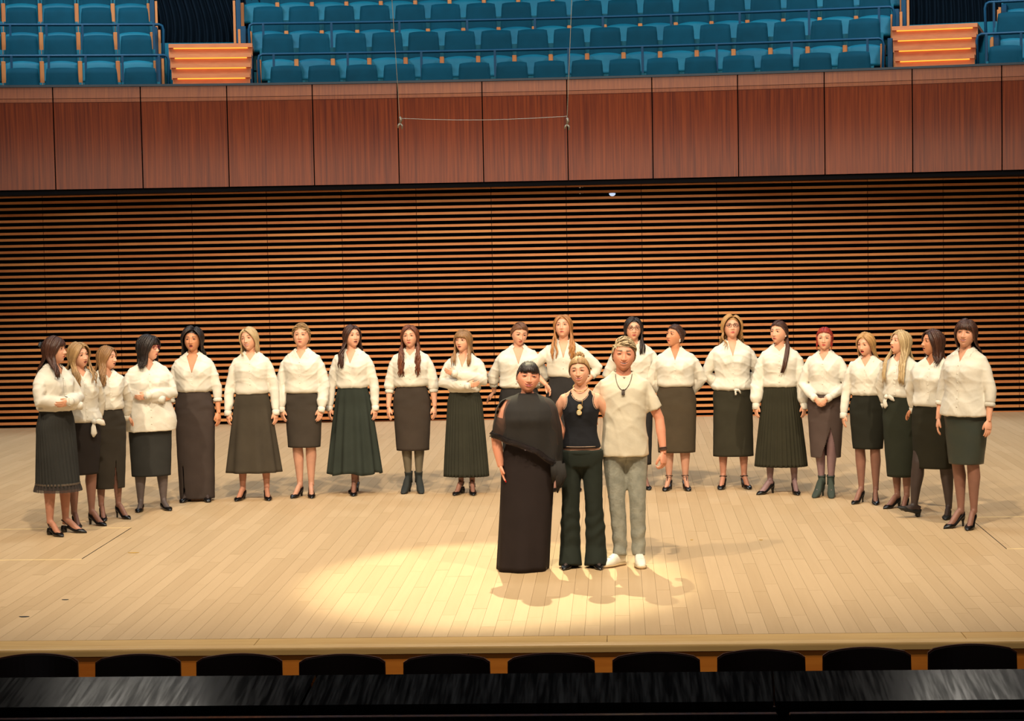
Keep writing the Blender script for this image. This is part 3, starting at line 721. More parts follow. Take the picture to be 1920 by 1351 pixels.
def person(sp):
    gx, gy = sp['px']; pos = ground(gx, gy); Y = pos.y
    top = at(sp.get('tx', gx), sp['top'], Y).z
    hl = sp.get('heel', .045); Sc = top/(1.675+hl)
    rz = R_(sp.get('yaw', 0))
    root = empty('person', pos, rz, sp['label'], 'person', sp.get('group'))
    if sp.get('group') is None: root['group'] = 'people standing on the stage'
    zpx = lambda y, x=None: at(gx if x is None else x, y, Y).z/Sc - hl
    male = sp.get('male', False); rng = random.Random(sp['top']*31+gx); nrg = np.random.RandomState(int(gx))
    def out(name, V, F, mats, mi=None, tone=None, smooth=True, par=root, lift=True):
        V = np.array(V, float).copy()
        if lift: V[:, 2] += hl
        V *= Sc; me = mesh(name, V, F, mats, mi, smooth, tone); return link(name, me, par)
    lean = sp.get('lean', 0.0)
    # ---------------- skeleton
    L = pose_side(sp.get('armL', 'down'), 1); Rr = pose_side(sp.get('armR', 'down'), -1)
    sw = sp.get('sh', 1.0)*(1.10 if male else 1.0); SH = {1: (.148*sw, .012, 1.325), -1: (-.148*sw, .012, 1.325)}
    hipx = .082*sp.get('w', 1)**.5; fs = sp.get('stance', .09); feet = {}
    for s in (1, -1):
        f = sp.get('footL' if s > 0 else 'footR', {}); feet[s] = (f.get('x', s*fs), f.get('y', 0.0), f.get('a', s*R_(14)), f.get('h', hl), f.get('toeup', 0))
    # ---------------- body (one continuous surface)
    g = Geo(); g.add(*rings([q_ for q_ in torso_rows(sp, -.009 if not sp.get('slim') else -.016)], 28))
    g.tube([(0, .014, 1.38), (0, .010, 1.43), (0, .002, 1.475), (0, -.002, 1.51)], [.062, .049 if not male else .056, .047 if not male else .055, .048], 16)
    lw = sp.get('legw', 1.0)
    for s in (1, -1):
        fx, fy, fa, fh, tu = feet[s]
        kx, ky = hipx*.5+fx*.5 - 0, -.012+fy*.5
        P = [(s*abs(hipx), .005, .86), (s*abs(hipx)*.8+fx*.2, -.004, .68), (s*hipx*.45+fx*.55, ky, .47), (s*hipx*.3+fx*.7, fy*.7+.012, .36), (fx*.9+s*hipx*.1, fy*.85+.014, .24), (fx, fy+.018, .10), (fx, fy+.018, .055)]
        g.tube(P, [.085*lw, .073*lw, .052*lw, .054*lw, .043*lw, .030*lw**.5, .030], 16)
        # foot over the heel height
        h = hl; FT = [[0, .022, .06], [0, .030, .022], [0, -.02, .052-.0*h], [0, -.065, .034-.45*h], [0, -.105, .020-.85*h], [0, -.150, .014-1.0*h+.002]]
        FT = np.array(FT, float)
        if tu: c_, s__ = math.cos(tu), math.sin(tu); yy = FT[:, 1]-.045; zz_ = FT[:, 2]+h; FT = np.stack([FT[:, 0], .045+yy*c_+zz_*s__, -yy*s__+zz_*c_-h], 1)
        FT = foot_xf(fx, fy, fa, FT); g.tube([FT[1], FT[0], FT[2], FT[3], FT[4], FT[5]], [.022, .030, .031, .032, .031, .020], 12, flat=.8)
        a = L if s > 0 else Rr; e, w_ = np.array(a[0]), np.array(a[1]); sh = np.array(SH[s])
        aw = sp.get('armw', 1.0)*(1.18 if male else 1); m1 = sh*.5+e*.5; m2 = e*.65+w_*.35
        g.tube([sh*[.62, 1, 1]+[0, 0, .022], sh*[.88, 1, 1]+[0, 0, .008], sh*.8+e*.2, m1, e, m2, w_*.9+e*.1, w_+.02*(w_-e)/np.linalg.norm(w_-e)], [.038*aw, .044*aw, .044*aw, .040*aw, .034*aw, .035*aw, .024*aw, .0205*aw], 12)
    V, F = g.vf(); V, F = voxel(V, F, .0095 if not sp.get('hero') else .008, 4)
    tight = TIGHT[sp.get('tights', 'skin')]
    cz = np.array([V[list(f)].mean(0) for f in F]); mi = np.zeros(len(F), int)
    if tight:
        mi[cz[:, 2] < .88] = 1
        for a in (L, Rr): mi[np.linalg.norm(cz-np.array(a[1]), axis=1) < .085] = 0
    Vs = [V]; Fs = list(F); mis = mi.tolist(); n = len(V)
    def app(V2, F2, m2):
        nonlocal n
        Vs.append(V2); Fs.extend([tuple(i+n for i in f) for f in F2]); mis.extend(m2); n += len(V2)
    hs = 1.02 if male else .91
    nail = sp.get('nails')
    for s, a in ((1, L), (-1, Rr)):
        V2, F2 = place_hand(a[4], a[1], a[2], a[3], s, hs*(1.0))
        if nail:
            d = np.array(a[2])/np.linalg.norm(a[2]); pr = (V2-np.array(a[1]))@d; cut = pr.max()-.016; m2 = [7 if np.mean([pr[i] for i in f]) > cut else 0 for f in F2]
        else: m2 = [0]*len(F2)
        app(V2, F2, m2)
    # head on the neck
    hy, hp, hr = [R_(a) for a in sp.get('head', (0, 0, 0))]     # yaw + to image right, pitch + up, roll + towards image right
    HM = Matrix.Rotation(hy, 4, 'Z') @ Matrix.Rotation(hr, 4, 'Y') @ Matrix.Rotation(-hp, 4, 'X')
    hsz = sp.get('hsz', 1.0)*(1.02 if male else 1.0)
    piv = Vector((0, .010, 1.475)); H4 = Matrix.Translation(piv) @ HM @ Matrix.Translation(Vector((0, -.018, .075))) @ Matrix.Scale(hsz, 4)
    HN = np.array(H4)
    def toB(P): P = np.asarray(P, float); return P@HN[:3, :3].T + HN[:3, 3]
    hV, hF, hm = head(sp.get('mouth', 'shut'), male, sp.get('hero', False)); fw = sp.get('fw', 1.0)
    hV = hV*np.array([fw, 1, 1]); app(toB(hV), hF, hm)
    mats = [skin_m(sp.get('skin', 'fair')), getm('tights_'+sp.get('tights', 'skin'), lambda: mat('tights', srgb(*(tight or (200, 150, 120))), .55, col2=srgb(*[c*.86 for c in (tight or (200, 150, 120))]), nscale=7, tone=False)),
            LIP(sp.get('lip', (178, 72, 66))), EYEW, IRIS, brow_m(sp.get('brow', sp['hair'] if sp['hair'] not in ('blonde', 'grey', 'copper', 'red') else 'lightbrown')), DARK, NAILR]
    body = out('body', np.vstack(Vs), Fs, mats, mis)
    # ---------------- hair
    build_hair(sp, out, toB, H4, rng)
    # ---------------- clothes
    if sp.get('top_kind', 'shirt') == 'shirt': build_shirt(sp, out, zpx, L, Rr, SH, Sc, body, hl, feet)
    if sp.get('skirt'): build_skirt(sp, out, zpx, Sc, at, Y, feet)
    # ---------------- shoes
    for s in (1, -1): build_shoe(sp, out, feet[s], s, hl)
    if sp.get('glasses'):
        b = MB()
        for s in (-1, 1):
            c = (s*.031*fw, -.094, .014); P = [(c[0]+.023*math.cos(t), c[1]+.006*abs(math.cos(t)*(1 if math.cos(t)*s > 0 else 0)), c[2]+.017*math.sin(t)) for t in np.linspace(0, 2*math.pi, 19)]
            b.tube(P, .0021, 5); b.tube([(s*.054*fw, -.088, .018), (s*.072*fw, -.05, .014), (s*.0765*fw, .005, .008)], .0018, 5)
        b.tube([(-.008, -.098, .018), (0, -.101, .021), (.008, -.098, .018)], .0018, 5)
        gl = out('eyeglasses', toB(b.V), b.F, getm('frame_'+sp['glasses'], lambda: mat('frame', srgb(*(20, 20, 28) if sp['glasses'] == 'dark' else (150, 40, 60)), .3)))
    if sp.get('earring'):
        for s in (-1, 1):
            q = Geo(); q.ball((s*.077*fw, .002, -.034), .006, 6)
            if sp['earring'] == 'drop': q.ball((s*.078*fw, .002, -.050), .0075, 6); q.tube([(s*.077*fw, .002, -.034), (s*.078*fw, .002, -.05)], [.003, .003], 5)
            V2, F2 = q.vf(); out('earring', toB(V2), F2, getm('pearl', lambda: mat('pearl', srgb(238, 232, 220), .2)))
    return dict(root=root, out=out, toB=toB, Sc=Sc, hl=hl, zpx=zpx, L=L, R=Rr, SH=SH, body=body, Y=Y, pos=pos, feet=feet)

# ---------------- hair
def slerp(a, b_, t):
    a = a/np.linalg.norm(a); b_ = b_/np.linalg.norm(b_); w_ = math.acos(max(-1, min(1, float(a@b_))))
    if w_ < 1e-4: return a
    return (math.sin((1-t)*w_)*a + math.sin(t*w_)*b_)/math.sin(w_)
def build_hair(sp, out, toB, H4, rng):
    st = sp.get('style', 'long'); hm = hair_m(sp['hair']); V = []; F = []; T = []; n = 0
    AA, BB, CC = A_+.003, B_+.004, C_+.003
    def addtube(P, r, flat, up, t, k=6):
        nonlocal n
        V2, F2 = tube_np(np.array(P), r, k, flat, up); V.append(V2); F.extend([tuple(i+n for i in f) for f in F2]); T.extend([t]*len(V2)); n += len(V2)
    def surf(d, off): 
        d = np.asarray(d); q = 1/math.sqrt((d[0]/AA)**2+(d[1]/BB)**2+(d[2]/CC)**2); return d*(q+off)
    # cap
    nu, nv = 56, 26; vol = sp.get('vol', .004)
    hl_top = sp.get('hairline', .083)
    keep = {}
    idx = {}
    for i in range(nv+1):
        po = .02 + (math.pi*.80)*i/nv
        for j in range(nu):
            az = 2*math.pi*j/nu; d = np.array([math.sin(po)*math.sin(az), -math.sin(po)*math.cos(az), math.cos(po)])
            p = surf(d, vol + .002*math.sin(az*23+po*3)); a = abs(math.atan2(d[0], -d[1]))
            zlim = np.interp(a, [0, .75, 1.15, 1.45, 1.9, math.pi], [hl_top, hl_top-.012, .038, .002 if st not in ('updo', 'pony') else .012, -.045, -.07])
            keep[i, j] = p[2] > zlim; pz = p.copy()
            if not keep[i, j]: pz = surf(d, .0)
            idx[i, j] = n + i*nu + j; V.append(toB([pz]))
    for i in range(nv):
        for j in range(nu):
            j2 = (j+1) % nu
            if sum((keep[i, j], keep[i+1, j], keep[i+1, j2], keep[i, j2])) >= 2: F.append((idx[i, j], idx[i+1, j], idx[i+1, j2], idx[i, j2]))
    F.append(tuple(idx[0, j] for j in range(nu-1, -1, -1)))
    T.extend([.3]*((nv+1)*nu)); n += (nv+1)*nu
    part = sp.get('part', .012); L = sp.get('len', .35); wav = sp.get('wave', .004); lk = sp.get('locks', 84)
    pz = np.array(H4)[:3, :3]
    cen = toB([(0, 0, -.02)])[0]
    bunp = np.array(sp.get('bun', (0, .088, .03)))
    front = sp.get('front', 'both')     # which side locks lie on the chest
    phi0 = R_(sp.get('phi0', 70))
    if st in ('long', 'bob', 'short'):
        for k in range(lk):
            q = (k+.5)/lk*2-1; s = 1 if q > 0 else -1; a = phi0 + (math.pi-phi0)*abs(q)**.9 + rng.uniform(-.03, .03); a = min(a, math.pi)
            y0 = -.066 + .12*min(1, (a-phi0)/(math.pi-phi0)*1.1); st_d = np.array([part + s*.004, y0, .1]); 
            ez = {'long': -.03, 'bob': -.035, 'short': -.002}[st]; e_d = np.array([s*math.sin(a)*A_, -math.cos(a)*B_, ez]); P = []; U = []
            th = vol+.002+rng.uniform(0, .004) + sp.get('puff', 0)
            for t in np.linspace(0, 1, 8):
                d = slerp(st_d/[AA, BB, CC], e_d/[AA, BB, CC], t)*[AA, BB, CC]; d /= np.linalg.norm(d); lift = th*(1 + .6*math.sin(math.pi*t)) ; P.append(surf(d, lift*(1 if t > .05 else .4)))
            P = [p for p in toB(P)]; E = P[-1]; tn = rng.random()
            if st == 'short':
                ln = sp.get('len', .03)*rng.uniform(.7, 1.1); dirn = (E-cen); dirn[2] = 0; dirn /= np.linalg.norm(dirn)+1e-6
                for t in (.4, .8, 1.0): P.append(E + np.array([0, 0, -ln*t]) - dirn*.014*t*t)
            else:
                ln = L*rng.uniform(.9, 1.04); nst = 9 if st == 'long' else 5; rx, ry = E[0]-cen[0], E[1]-cen[1]; ph = rng.uniform(0, 6.3)
                ang = math.atan2(rx, -ry); isfront = abs(ang) < R_(sp.get('fcut', 100)) and (front == 'both' or (front == 'left' and rx > 0) or (front == 'right' and rx < 0))
                side = 1 if rx > 0 else -1
                if front == 'none': isfront = False
                if isfront: tx, ty = side*(.062+.05*rng.random()), -.128-.012*rng.random()
                else: tx, ty = side*min(.11, abs(rx)*1.0+.01), .105+.012*rng.random()
                cx0 = 0
                for t in np.linspace(0, 1, nst)[1:]:
                    z = E[2]-ln*t; u = np.clip((E[2]-z)/max(.05, (E[2]-1.35)), 0, 1) if E[2] > 1.36 else 1; u = u*u*(3-2*u)
                    if st == 'bob': u *= .25 if z > 1.40 else 1
                    x = E[0]+(cx0+tx-E[0])*u; y = E[1]+(ty-E[1])*u
                    if isfront and z < 1.33: y -= .022*np.clip((1.33-z)/.1, 0, 1) - .05*np.clip((1.2-z)/.2, 0, 1)
                    if st == 'bob' and t > .8: x -= (E[0]-cen[0])*.12; y -= (E[1]-cen[1])*.12
                    wv = wav*min(1, t*2); P.append(np.array([x + wv*math.sin(ph+t*ln*52), y + wv*math.cos(ph+t*ln*52)*.7, z]))
            P = np.array(P); m = len(P); c0 = np.array([cen[0], cen[1], 0]); up = P-np.array([cen[0], cen[1], cen[2]]); up[8:, 2] = 0
            rr = np.interp(np.linspace(0, 1, m), [0, .25, .7, .92, 1], [.006, .012, .0115, .008, .002])*rng.uniform(.85, 1.25)*sp.get('thick', 1)
            addtube(P, rr, .55, up, tn)
    elif st == 'crop':                  # short hair: tight sides, swept top
        sw_ = sp.get('sweep', 1); nn = 0
        while nn < 420:
            u = rng.uniform(-1, 1); ph = rng.uniform(0, 2*math.pi); d = np.array([math.sqrt(1-u*u)*math.sin(ph), -math.sqrt(1-u*u)*math.cos(ph), u]); p = surf(d, 0); a = abs(math.atan2(d[0], -d[1]))
            if p[2] < np.interp(a, [0, .75, 1.15, 1.45, 1.9, math.pi], [hl_top-.002, hl_top-.010, .044, .012, -.03, -.055]): continue
            nn += 1; topw = np.clip((p[2]-.045)/.03, 0, 1); fl = topw*np.array([sw_*.9, .35 if p[1] > -.03 else -.1, .15]) + (1-topw)*np.array([0, .35, -1.0])
            nrm = d/np.array([AA, BB, CC])**2; nrm /= np.linalg.norm(nrm); fl = fl - nrm*(fl@nrm); fl /= np.linalg.norm(fl)+1e-9
            ln = (.022 + .030*topw)*rng.uniform(.8, 1.2)*sp.get('cropl', 1); lf = (.002+.012*topw)*sp.get('cropl', 1); P = []
            for t in (0, .25, .5, .75, 1):
                q_ = p + fl*ln*t; dq = q_/np.linalg.norm(q_); P.append(surf(dq, vol*.6 + lf*math.sin(t*2.2)))
            P = toB(P); addtube(P, np.array([.003, .0052, .0055, .004, .001]), .5, P-cen, rng.random(), 5)
    elif st in ('updo', 'pony'):
        for k in range(lk):
            q = (k+.5)/lk*2-1; s = 1 if q > 0 else -1; a = R_(6)+(math.pi-R_(6))*abs(q); z = float(np.interp(a, [0, .8, 1.3, 1.8, math.pi], [hl_top+.004, hl_top-.008, .022, -.03, -.062]))
            st_d = np.array([s*math.sin(a)*A_*.98, -math.cos(a)*B_, z]); P = []
            for t in np.linspace(0, 1, 9):
                d = slerp(st_d/[AA, BB, CC], bunp/[AA, BB, CC], t)*[AA, BB, CC]; d /= np.linalg.norm(d); P.append(surf(d, vol + .003*math.sin(math.pi*t)+rng.uniform(0, .002)))
            P = toB(P); up = P-cen; addtube(P, np.interp(np.linspace(0, 1, 9), [0, .3, 1], [.005, .010, .006]), .5, up, rng.random())
        if sp.get('bunr', .03):
            br = sp.get('bunr', .03); bc = bunp*(1+.25)
            for k in range(14):
                a0 = k/14*2*math.pi; tilt = np.array([math.cos(a0), math.sin(a0)]); P = []
                for t in np.linspace(-1.3, 1.3, 9):
                    P.append(bc + br*np.array([tilt[0]*math.cos(t)*.9 - tilt[1]*math.sin(t)*.25, math.sin(t)*.5+rng.uniform(-.03, .03), tilt[1]*math.cos(t)*.9 + tilt[0]*math.sin(t)*.25]))
                P = toB(P); addtube(P, np.array([.3, .7, .9, 1, 1, 1, .9, .7, .3])*br*.38, .8, None, rng.random())
        if st == 'pony':
            s = 1 if sp.get('ponyside', 'left') == 'left' else -1; B0 = toB([bunp*1.15])[0]
            for k in range(22):
                P = [B0]; j = np.array([rng.uniform(-1, 1), rng.uniform(-1, 1), 0])*.016
                tg = [(B0*.5+np.array([s*.075, .02, 1.47])*.5), np.array([s*.082, -.04, 1.42]), np.array([s*.078, -.105, 1.36]), np.array([s*.066, -.150, 1.29]), np.array([s*.052, -.165, 1.22]), np.array([s*.03, -.155, 1.22-sp.get('ponylen', .05)])]
                P += [p+j*(.6+.4*i/5) for i, p in enumerate(tg)]; P = np.array(P); addtube(P, np.array([.006, .011, .012, .012, .011, .009, .003]), .7, None, rng.random())
        if sp.get('tendrils'):
            for s in (-1, 1):
                for k in range(4):
                    E = toB([(s*(.071+.002*k), -.052+.006*k, .035)])[0]; P = [E+np.array([s*.006*math.sin(t*9+k), -.004*math.cos(t*8), -t*.15]) for t in np.linspace(0, 1, 8)]
                    addtube(P, np.interp(np.linspace(0, 1, 8), [0, .5, 1], [.004, .006, .0015]), .6, None, rng.random())
    bg = sp.get('bangs')
    if bg:                              # fringe: 'full' or 'side'
        for k in range(26):
            q = k/25*2-1; x1 = q*.062; sx = (.3*x1 if bg == 'full' else .045*(1 if part > 0 else -1)*-.0+part)
            s_d = np.array([sx if bg == 'full' else part, -.045, .1]); zb = .040 + .012*q*q*-1 + rng.uniform(-.004, .003) + (sp.get('bangz', 0))
            e_d = np.array([x1, -math.sqrt(max(1-(x1/AA)**2-(zb/CC)**2, .05))*BB, zb]); P = []
            for t in np.linspace(0, 1, 8):
                d = slerp(s_d/[AA, BB, CC], e_d/[AA, BB, CC], t)*[AA, BB, CC]; d /= np.linalg.norm(d); P.append(surf(d, vol+.004+.005*math.sin(math.pi*t)))
            P = toB(P); up = P-cen; addtube(P, np.interp(np.linspace(0, 1, 8), [0, .5, .9, 1], [.006, .009, .007, .003]), .5, up, rng.random())
    out('hair', np.vstack(V), F, hm, None, T)

# ---------------- shirts
def wrinkle(V, amp, seed, zf=1.0):
    r = np.random.RandomState(seed); x, y, z = V[:, 0], V[:, 1], V[:, 2]; a = np.zeros(len(V))
    for k in range(5):
        f = r.uniform(22, 62, 3)*[.8, .8, 1.0]; ph = r.uniform(0, 6.3, 4)
        a += np.sin(f[0]*x + 1.2*np.sin(f[2]*.35*z+ph[0]) + ph[1] + f[2]*.5*z)*np.sin(f[1]*.5*y + f[2]*.4*z + ph[2])/2.6
    a = a*.55
    for k in range(4):
        f = r.uniform(16, 34); th = r.uniform(-.9, .9); s_ = np.sin(f*(z*math.cos(th)+x*math.sin(th)*np.sign(x)) + 1.6*np.sin(14*x+ph[k]) + 1.3*np.sin(9*z+k) + 3*y + k*2)
        a += (1-np.abs(s_))**3*.9*np.clip(np.sin(7*z+5*x+k*1.7+seed)+.3, 0, 1)
    return a*amp
def normals(V, F):
    N = np.zeros_like(V); A = np.array([f[:3] for f in F]); a, b_, c = V[A[:, 0]], V[A[:, 1]], V[A[:, 2]]; fn = np.cross(b_-a, c-a)
    for k in range(3): np.add.at(N, A[:, k], fn)
    return N/(np.linalg.norm(N, axis=1)[:, None]+1e-9)
WHITE_C = (232, 226, 212)
def build_shirt(sp, out, zpx, L, Rr, SH, Sc, body, hl, feet):
    tint = sp.get('shirt', WHITE_C); ms = cloth_m('shirt_%d_%d_%d' % tint, tint, .8, bump=.35, bscale=18)
    wz = zpx(sp['waist']); sl = sp.get('sleeve', 1.0); loose = sp.get('loose', .012); puff = sp.get('puffs', 0.0)
    g = Geo(); rows = torso_rows(sp, .008)
    def row(z, extra, blouse=0):
        r = lerp_rows(rows, min(max(z, .80), 1.428)); return (z, r[1]+extra, r[2]+extra, r[3], r[4], r[5])
    R = []
    if sp.get('hemz'):
        hz = zpx(sp['hemz']); e = sp.get('flare', .03)
        for z in np.linspace(hz, 1.30, 9): 
            k = (1.30-z)/(1.30-hz); R.append(row(z, loose + e*k))
    else:
        R.append(row(wz-.012, -.003)); R.append(row(wz+.004, loose+.004)); R.append(row(wz+.025, loose+.014)); R.append(row(wz+.07, loose+.010))
        for z in np.linspace(wz+.12, 1.30, 4): R.append(row(z, loose))
    for z in (1.335, 1.36, 1.385, 1.41, 1.43): R.append(row(z, min(loose, .006)+.002))
    g.add(*rings(R, 36))
    aw = sp.get('armw', 1.0)*(1.1 if sp.get('male') else 1)
    ends = {}
    for s, a in ((1, L), (-1, Rr)):
        sh = np.array(SH[s])+[0, 0, -.002]; e, w_ = np.array(a[0]), np.array(a[1])
        fr = sl; endp = e + (w_-e)*fr if fr > 0 else sh + (e-sh)*(1+fr); ends[s] = (endp, (w_-e)/np.linalg.norm(w_-e) if fr > 0 else (e-sh)/np.linalg.norm(e-sh))
        er = .052+puff*.5
        if fr > 0:
            P = [sh*[.6, 1, 1]+[0, 0, .026], sh*[.9, 1, 1]+[0, 0, .008], sh*.75+e*.25, sh*.4+e*.6, e, e*.6+endp*.4, e*.22+endp*.78, endp]
            rr = [.044*aw, .053*aw, .057*aw+puff*.3, .053*aw+puff*.5, .049*aw+puff*.7, .047*aw+puff, .042+puff*1.2, .032+.012*(1-fr)]
        else:
            P = [sh*[.6, 1, 1]+[0, 0, .026], sh*[.9, 1, 1]+[0, 0, .008], sh*.6+endp*.4, endp]; rr = [.044*aw, .052*aw, .056*aw, .060*aw]
        g.tube(P, rr, 16)
    V, F = g.vf(); V, F = voxel(V, F, .0098, 4)
    N = normals(V, F); V = V + N*wrinkle(V, sp.get('wr', .0055), int(sp['top']+sp['px'][0]))[:, None]
    if sp.get('knot'):                  # pulled towards a knot in front
        kx, kz = sp['knot'][0], wz; d = np.exp(-((V[:, 0]-kx)/.06)**2-((V[:, 2]-kz)/.07)**2)*(V[:, 1] < 0); V[:, 1] -= .012*d*np.abs(np.sin(40*(V[:, 0]-kx)))
    C = np.array([V[list(f)].mean(0) for f in F])
    vz = sp.get('vz', 1.36)-.015; vw = sp.get('vw', .045)*1.25; zt = 1.425
    nrx, nry = .066, .062; neckcut = (((C[:, 0]/nrx)**2+((C[:, 1]-.010)/nry)**2) < 1) & (C[:, 2] > 1.385)
    vc = (C[:, 1] < 0) & (C[:, 2] > vz) & (np.abs(C[:, 0]) < vw*np.clip((C[:, 2]-vz)/max(.001, (zt-vz)), 0, 2)) & (np.abs(C[:, 0]) < .1)
    cutend = np.zeros(len(F), bool)
    vset = set(a for f, k in zip(F, vc) if k for a in f); F = [f for f, k in zip(F, neckcut | vc) if not k]; keepv = set(a for f in F for a in f)
    for a in vset & keepv:
        x, y, z = V[a]
        if z < zt-.005: V[a, 0] = (1 if x > 0 else -1)*vw*max(0, z-vz)/(zt-vz)
    o = out('shirt' if not sp.get('tee') else 't_shirt', V, F, ms)
    tree = BVHTree.FromPolygons([tuple(v) for v in V], F)
    def surf_y(x, z, d=.0):
        h = tree.ray_cast(Vector((x, -.6, z)), Vector((0, 1, 0))); return (h[0].y if h[0] is not None else -.1) - d
    if not sp.get('tee'):
        # collar
        if sp.get('collar', 'point') == 'point':
            for s in (-1, 1):
                A = []; B2 = []
                for t in np.linspace(0, 1, 14):
                    ph = math.pi - t*(math.pi-.72); sn, cs = math.sin(ph), math.cos(ph); fr_ = max(0, (t-.72)/.28)
                    ix, iy, iz = .060*sn, .012-.058*cs, 1.455-.020*t-.012*fr_
                    ox, oy, oz = .094*sn+.018*fr_**2, .014-.090*cs, 1.424-.012*t-.040*fr_**1.5
                    h = tree.ray_cast(Vector((s*ox, oy, 2)), Vector((0, 0, -1))); hz_ = (h[0].z if h[0] is not None else oz)
                    if t <= .72: oz = min(oz, hz_+.008)
                    else: oy = min(oy, surf_y(s*ox, oz, .007)) if hz_ > oz else oy
                    A.append((s*ix, iy, iz)); B2.append((s*ox, oy, oz))
                W = A + B2; th = [(x*.97, .014+(y-.014)*.95, z-.006) for x, y, z in W]
                k = len(A); V2 = W+th; F2 = []
                for i in range(k-1): F2 += [(i, i+1, k+i+1, k+i), (2*k+i, 3*k+i, 3*k+i+1, 2*k+i+1), (i, 2*k+i, 2*k+i+1, i+1), (k+i, k+i+1, 3*k+i+1, 3*k+i)]
                F2 += [(0, k, 3*k, 2*k), (k-1, 3*k-1, 4*k-1, 2*k-1)]
                out('collar', V2, F2, ms, par=o, lift=True, smooth=False)
        else:
            tt_ = np.linspace(R_(48), 2*math.pi-R_(48), 24); P = [(.066*math.sin(t), .012-.064*math.cos(t), 1.436-.022*max(0, math.cos(t))) for t in tt_]
            Vt, Ft = tube_np(np.array(P), .013, 8, .35, np.array([(math.sin(t), -math.cos(t), .25) for t in tt_])); out('collar', Vt, Ft, ms, par=o)
        # placket and buttons
        bz = zpx(sp['hemz'])+.02 if sp.get('hemz') else wz+.02; zs = np.linspace(vz-.002, bz, 14); wd = .012; ox = sp.get('plx', 0)
        Lp = [(ox-wd, surf_y(ox-wd, z, .003), z) for z in zs]; Rp = [(ox+wd, surf_y(ox+wd, z, .003), z) for z in zs]
        W = Lp+Rp+[(x, y+.006, z) for x, y, z in Lp+Rp]; k = len(zs); F2 = []
        for i in range(k-1): F2 += [(i, i+1, k+i+1, k+i), (2*k+i, 3*k+i, 3*k+i+1, 2*k+i+1), (i, 2*k+i, 2*k+i+1, i+1), (k+i, k+i+1, 3*k+i+1, 3*k+i)]
        F2 += [(0, k, 3*k, 2*k), (k-1, 3*k-1, 4*k-1, 2*k-1)]
        pl = out('placket', W, F2, ms, par=o, smooth=False)
        q = Geo()
        for z in np.arange(vz-.03, bz+.02, -.068): q.tube([(ox, surf_y(ox, z, .0035), z), (ox, surf_y(ox, z, .007), z)], [.0052, .0048], 8)
        if q.n: V2, F2 = q.vf(); bt = out('buttons', V2, F2, getm('button', lambda: mat('button', srgb(214, 206, 190), .3)), par=o); bt['kind'] = 'stuff'
    # cuffs
    if sl > 0:
        for s in (1, -1):
            p, d = ends[s]; r0 = .034+.012*(1-sl)+.004; cl = sp.get('cuff', .05 if sl > .8 else .03)
            P = [p - d*.004, p + d*.002, p+d*cl*.5, p+d*cl, p+d*(cl-.003)]; rr = [r0-.006, r0, r0-.001, r0-.003, r0-.010]
            Vt, Ft = tube_np(np.array(P), np.array(rr), 18, 1, None, True); out('cuff', Vt, Ft, ms, par=o)
    if sp.get('knot'):
        kx, big = sp['knot']; kz = wz-.004; y = surf_y(kx, kz+.01, .012) if not sp.get('skirt') else surf_y(kx, kz+.02, .004); b = MB()
        b.tube([(kx-.02, y, kz), (kx, y-.012, kz+.004), (kx+.02, y, kz-.003)], [.014, .024*big, .014], 8)
        b.tube([(kx, y-.008, kz), (kx-.012, y-.02, kz-.035*big), (kx-.006, y-.016, kz-.075*big), (kx-.012, y-.014, kz-.10*big)], [.010, .018*big, .024*big, .008], 8, flat=.35, up=(0, 1, 0))
        b.tube([(kx, y-.008, kz), (kx+.030*big, y-.018, kz+.006), (kx+.06*big, y-.016, kz-.012), (kx+.08*big, y-.012, kz-.035)], [.010, .018*big, .020*big, .006], 8, flat=.35, up=(0, 1, 0))
        out('knot', b.V, b.F, ms, par=o)
    return o

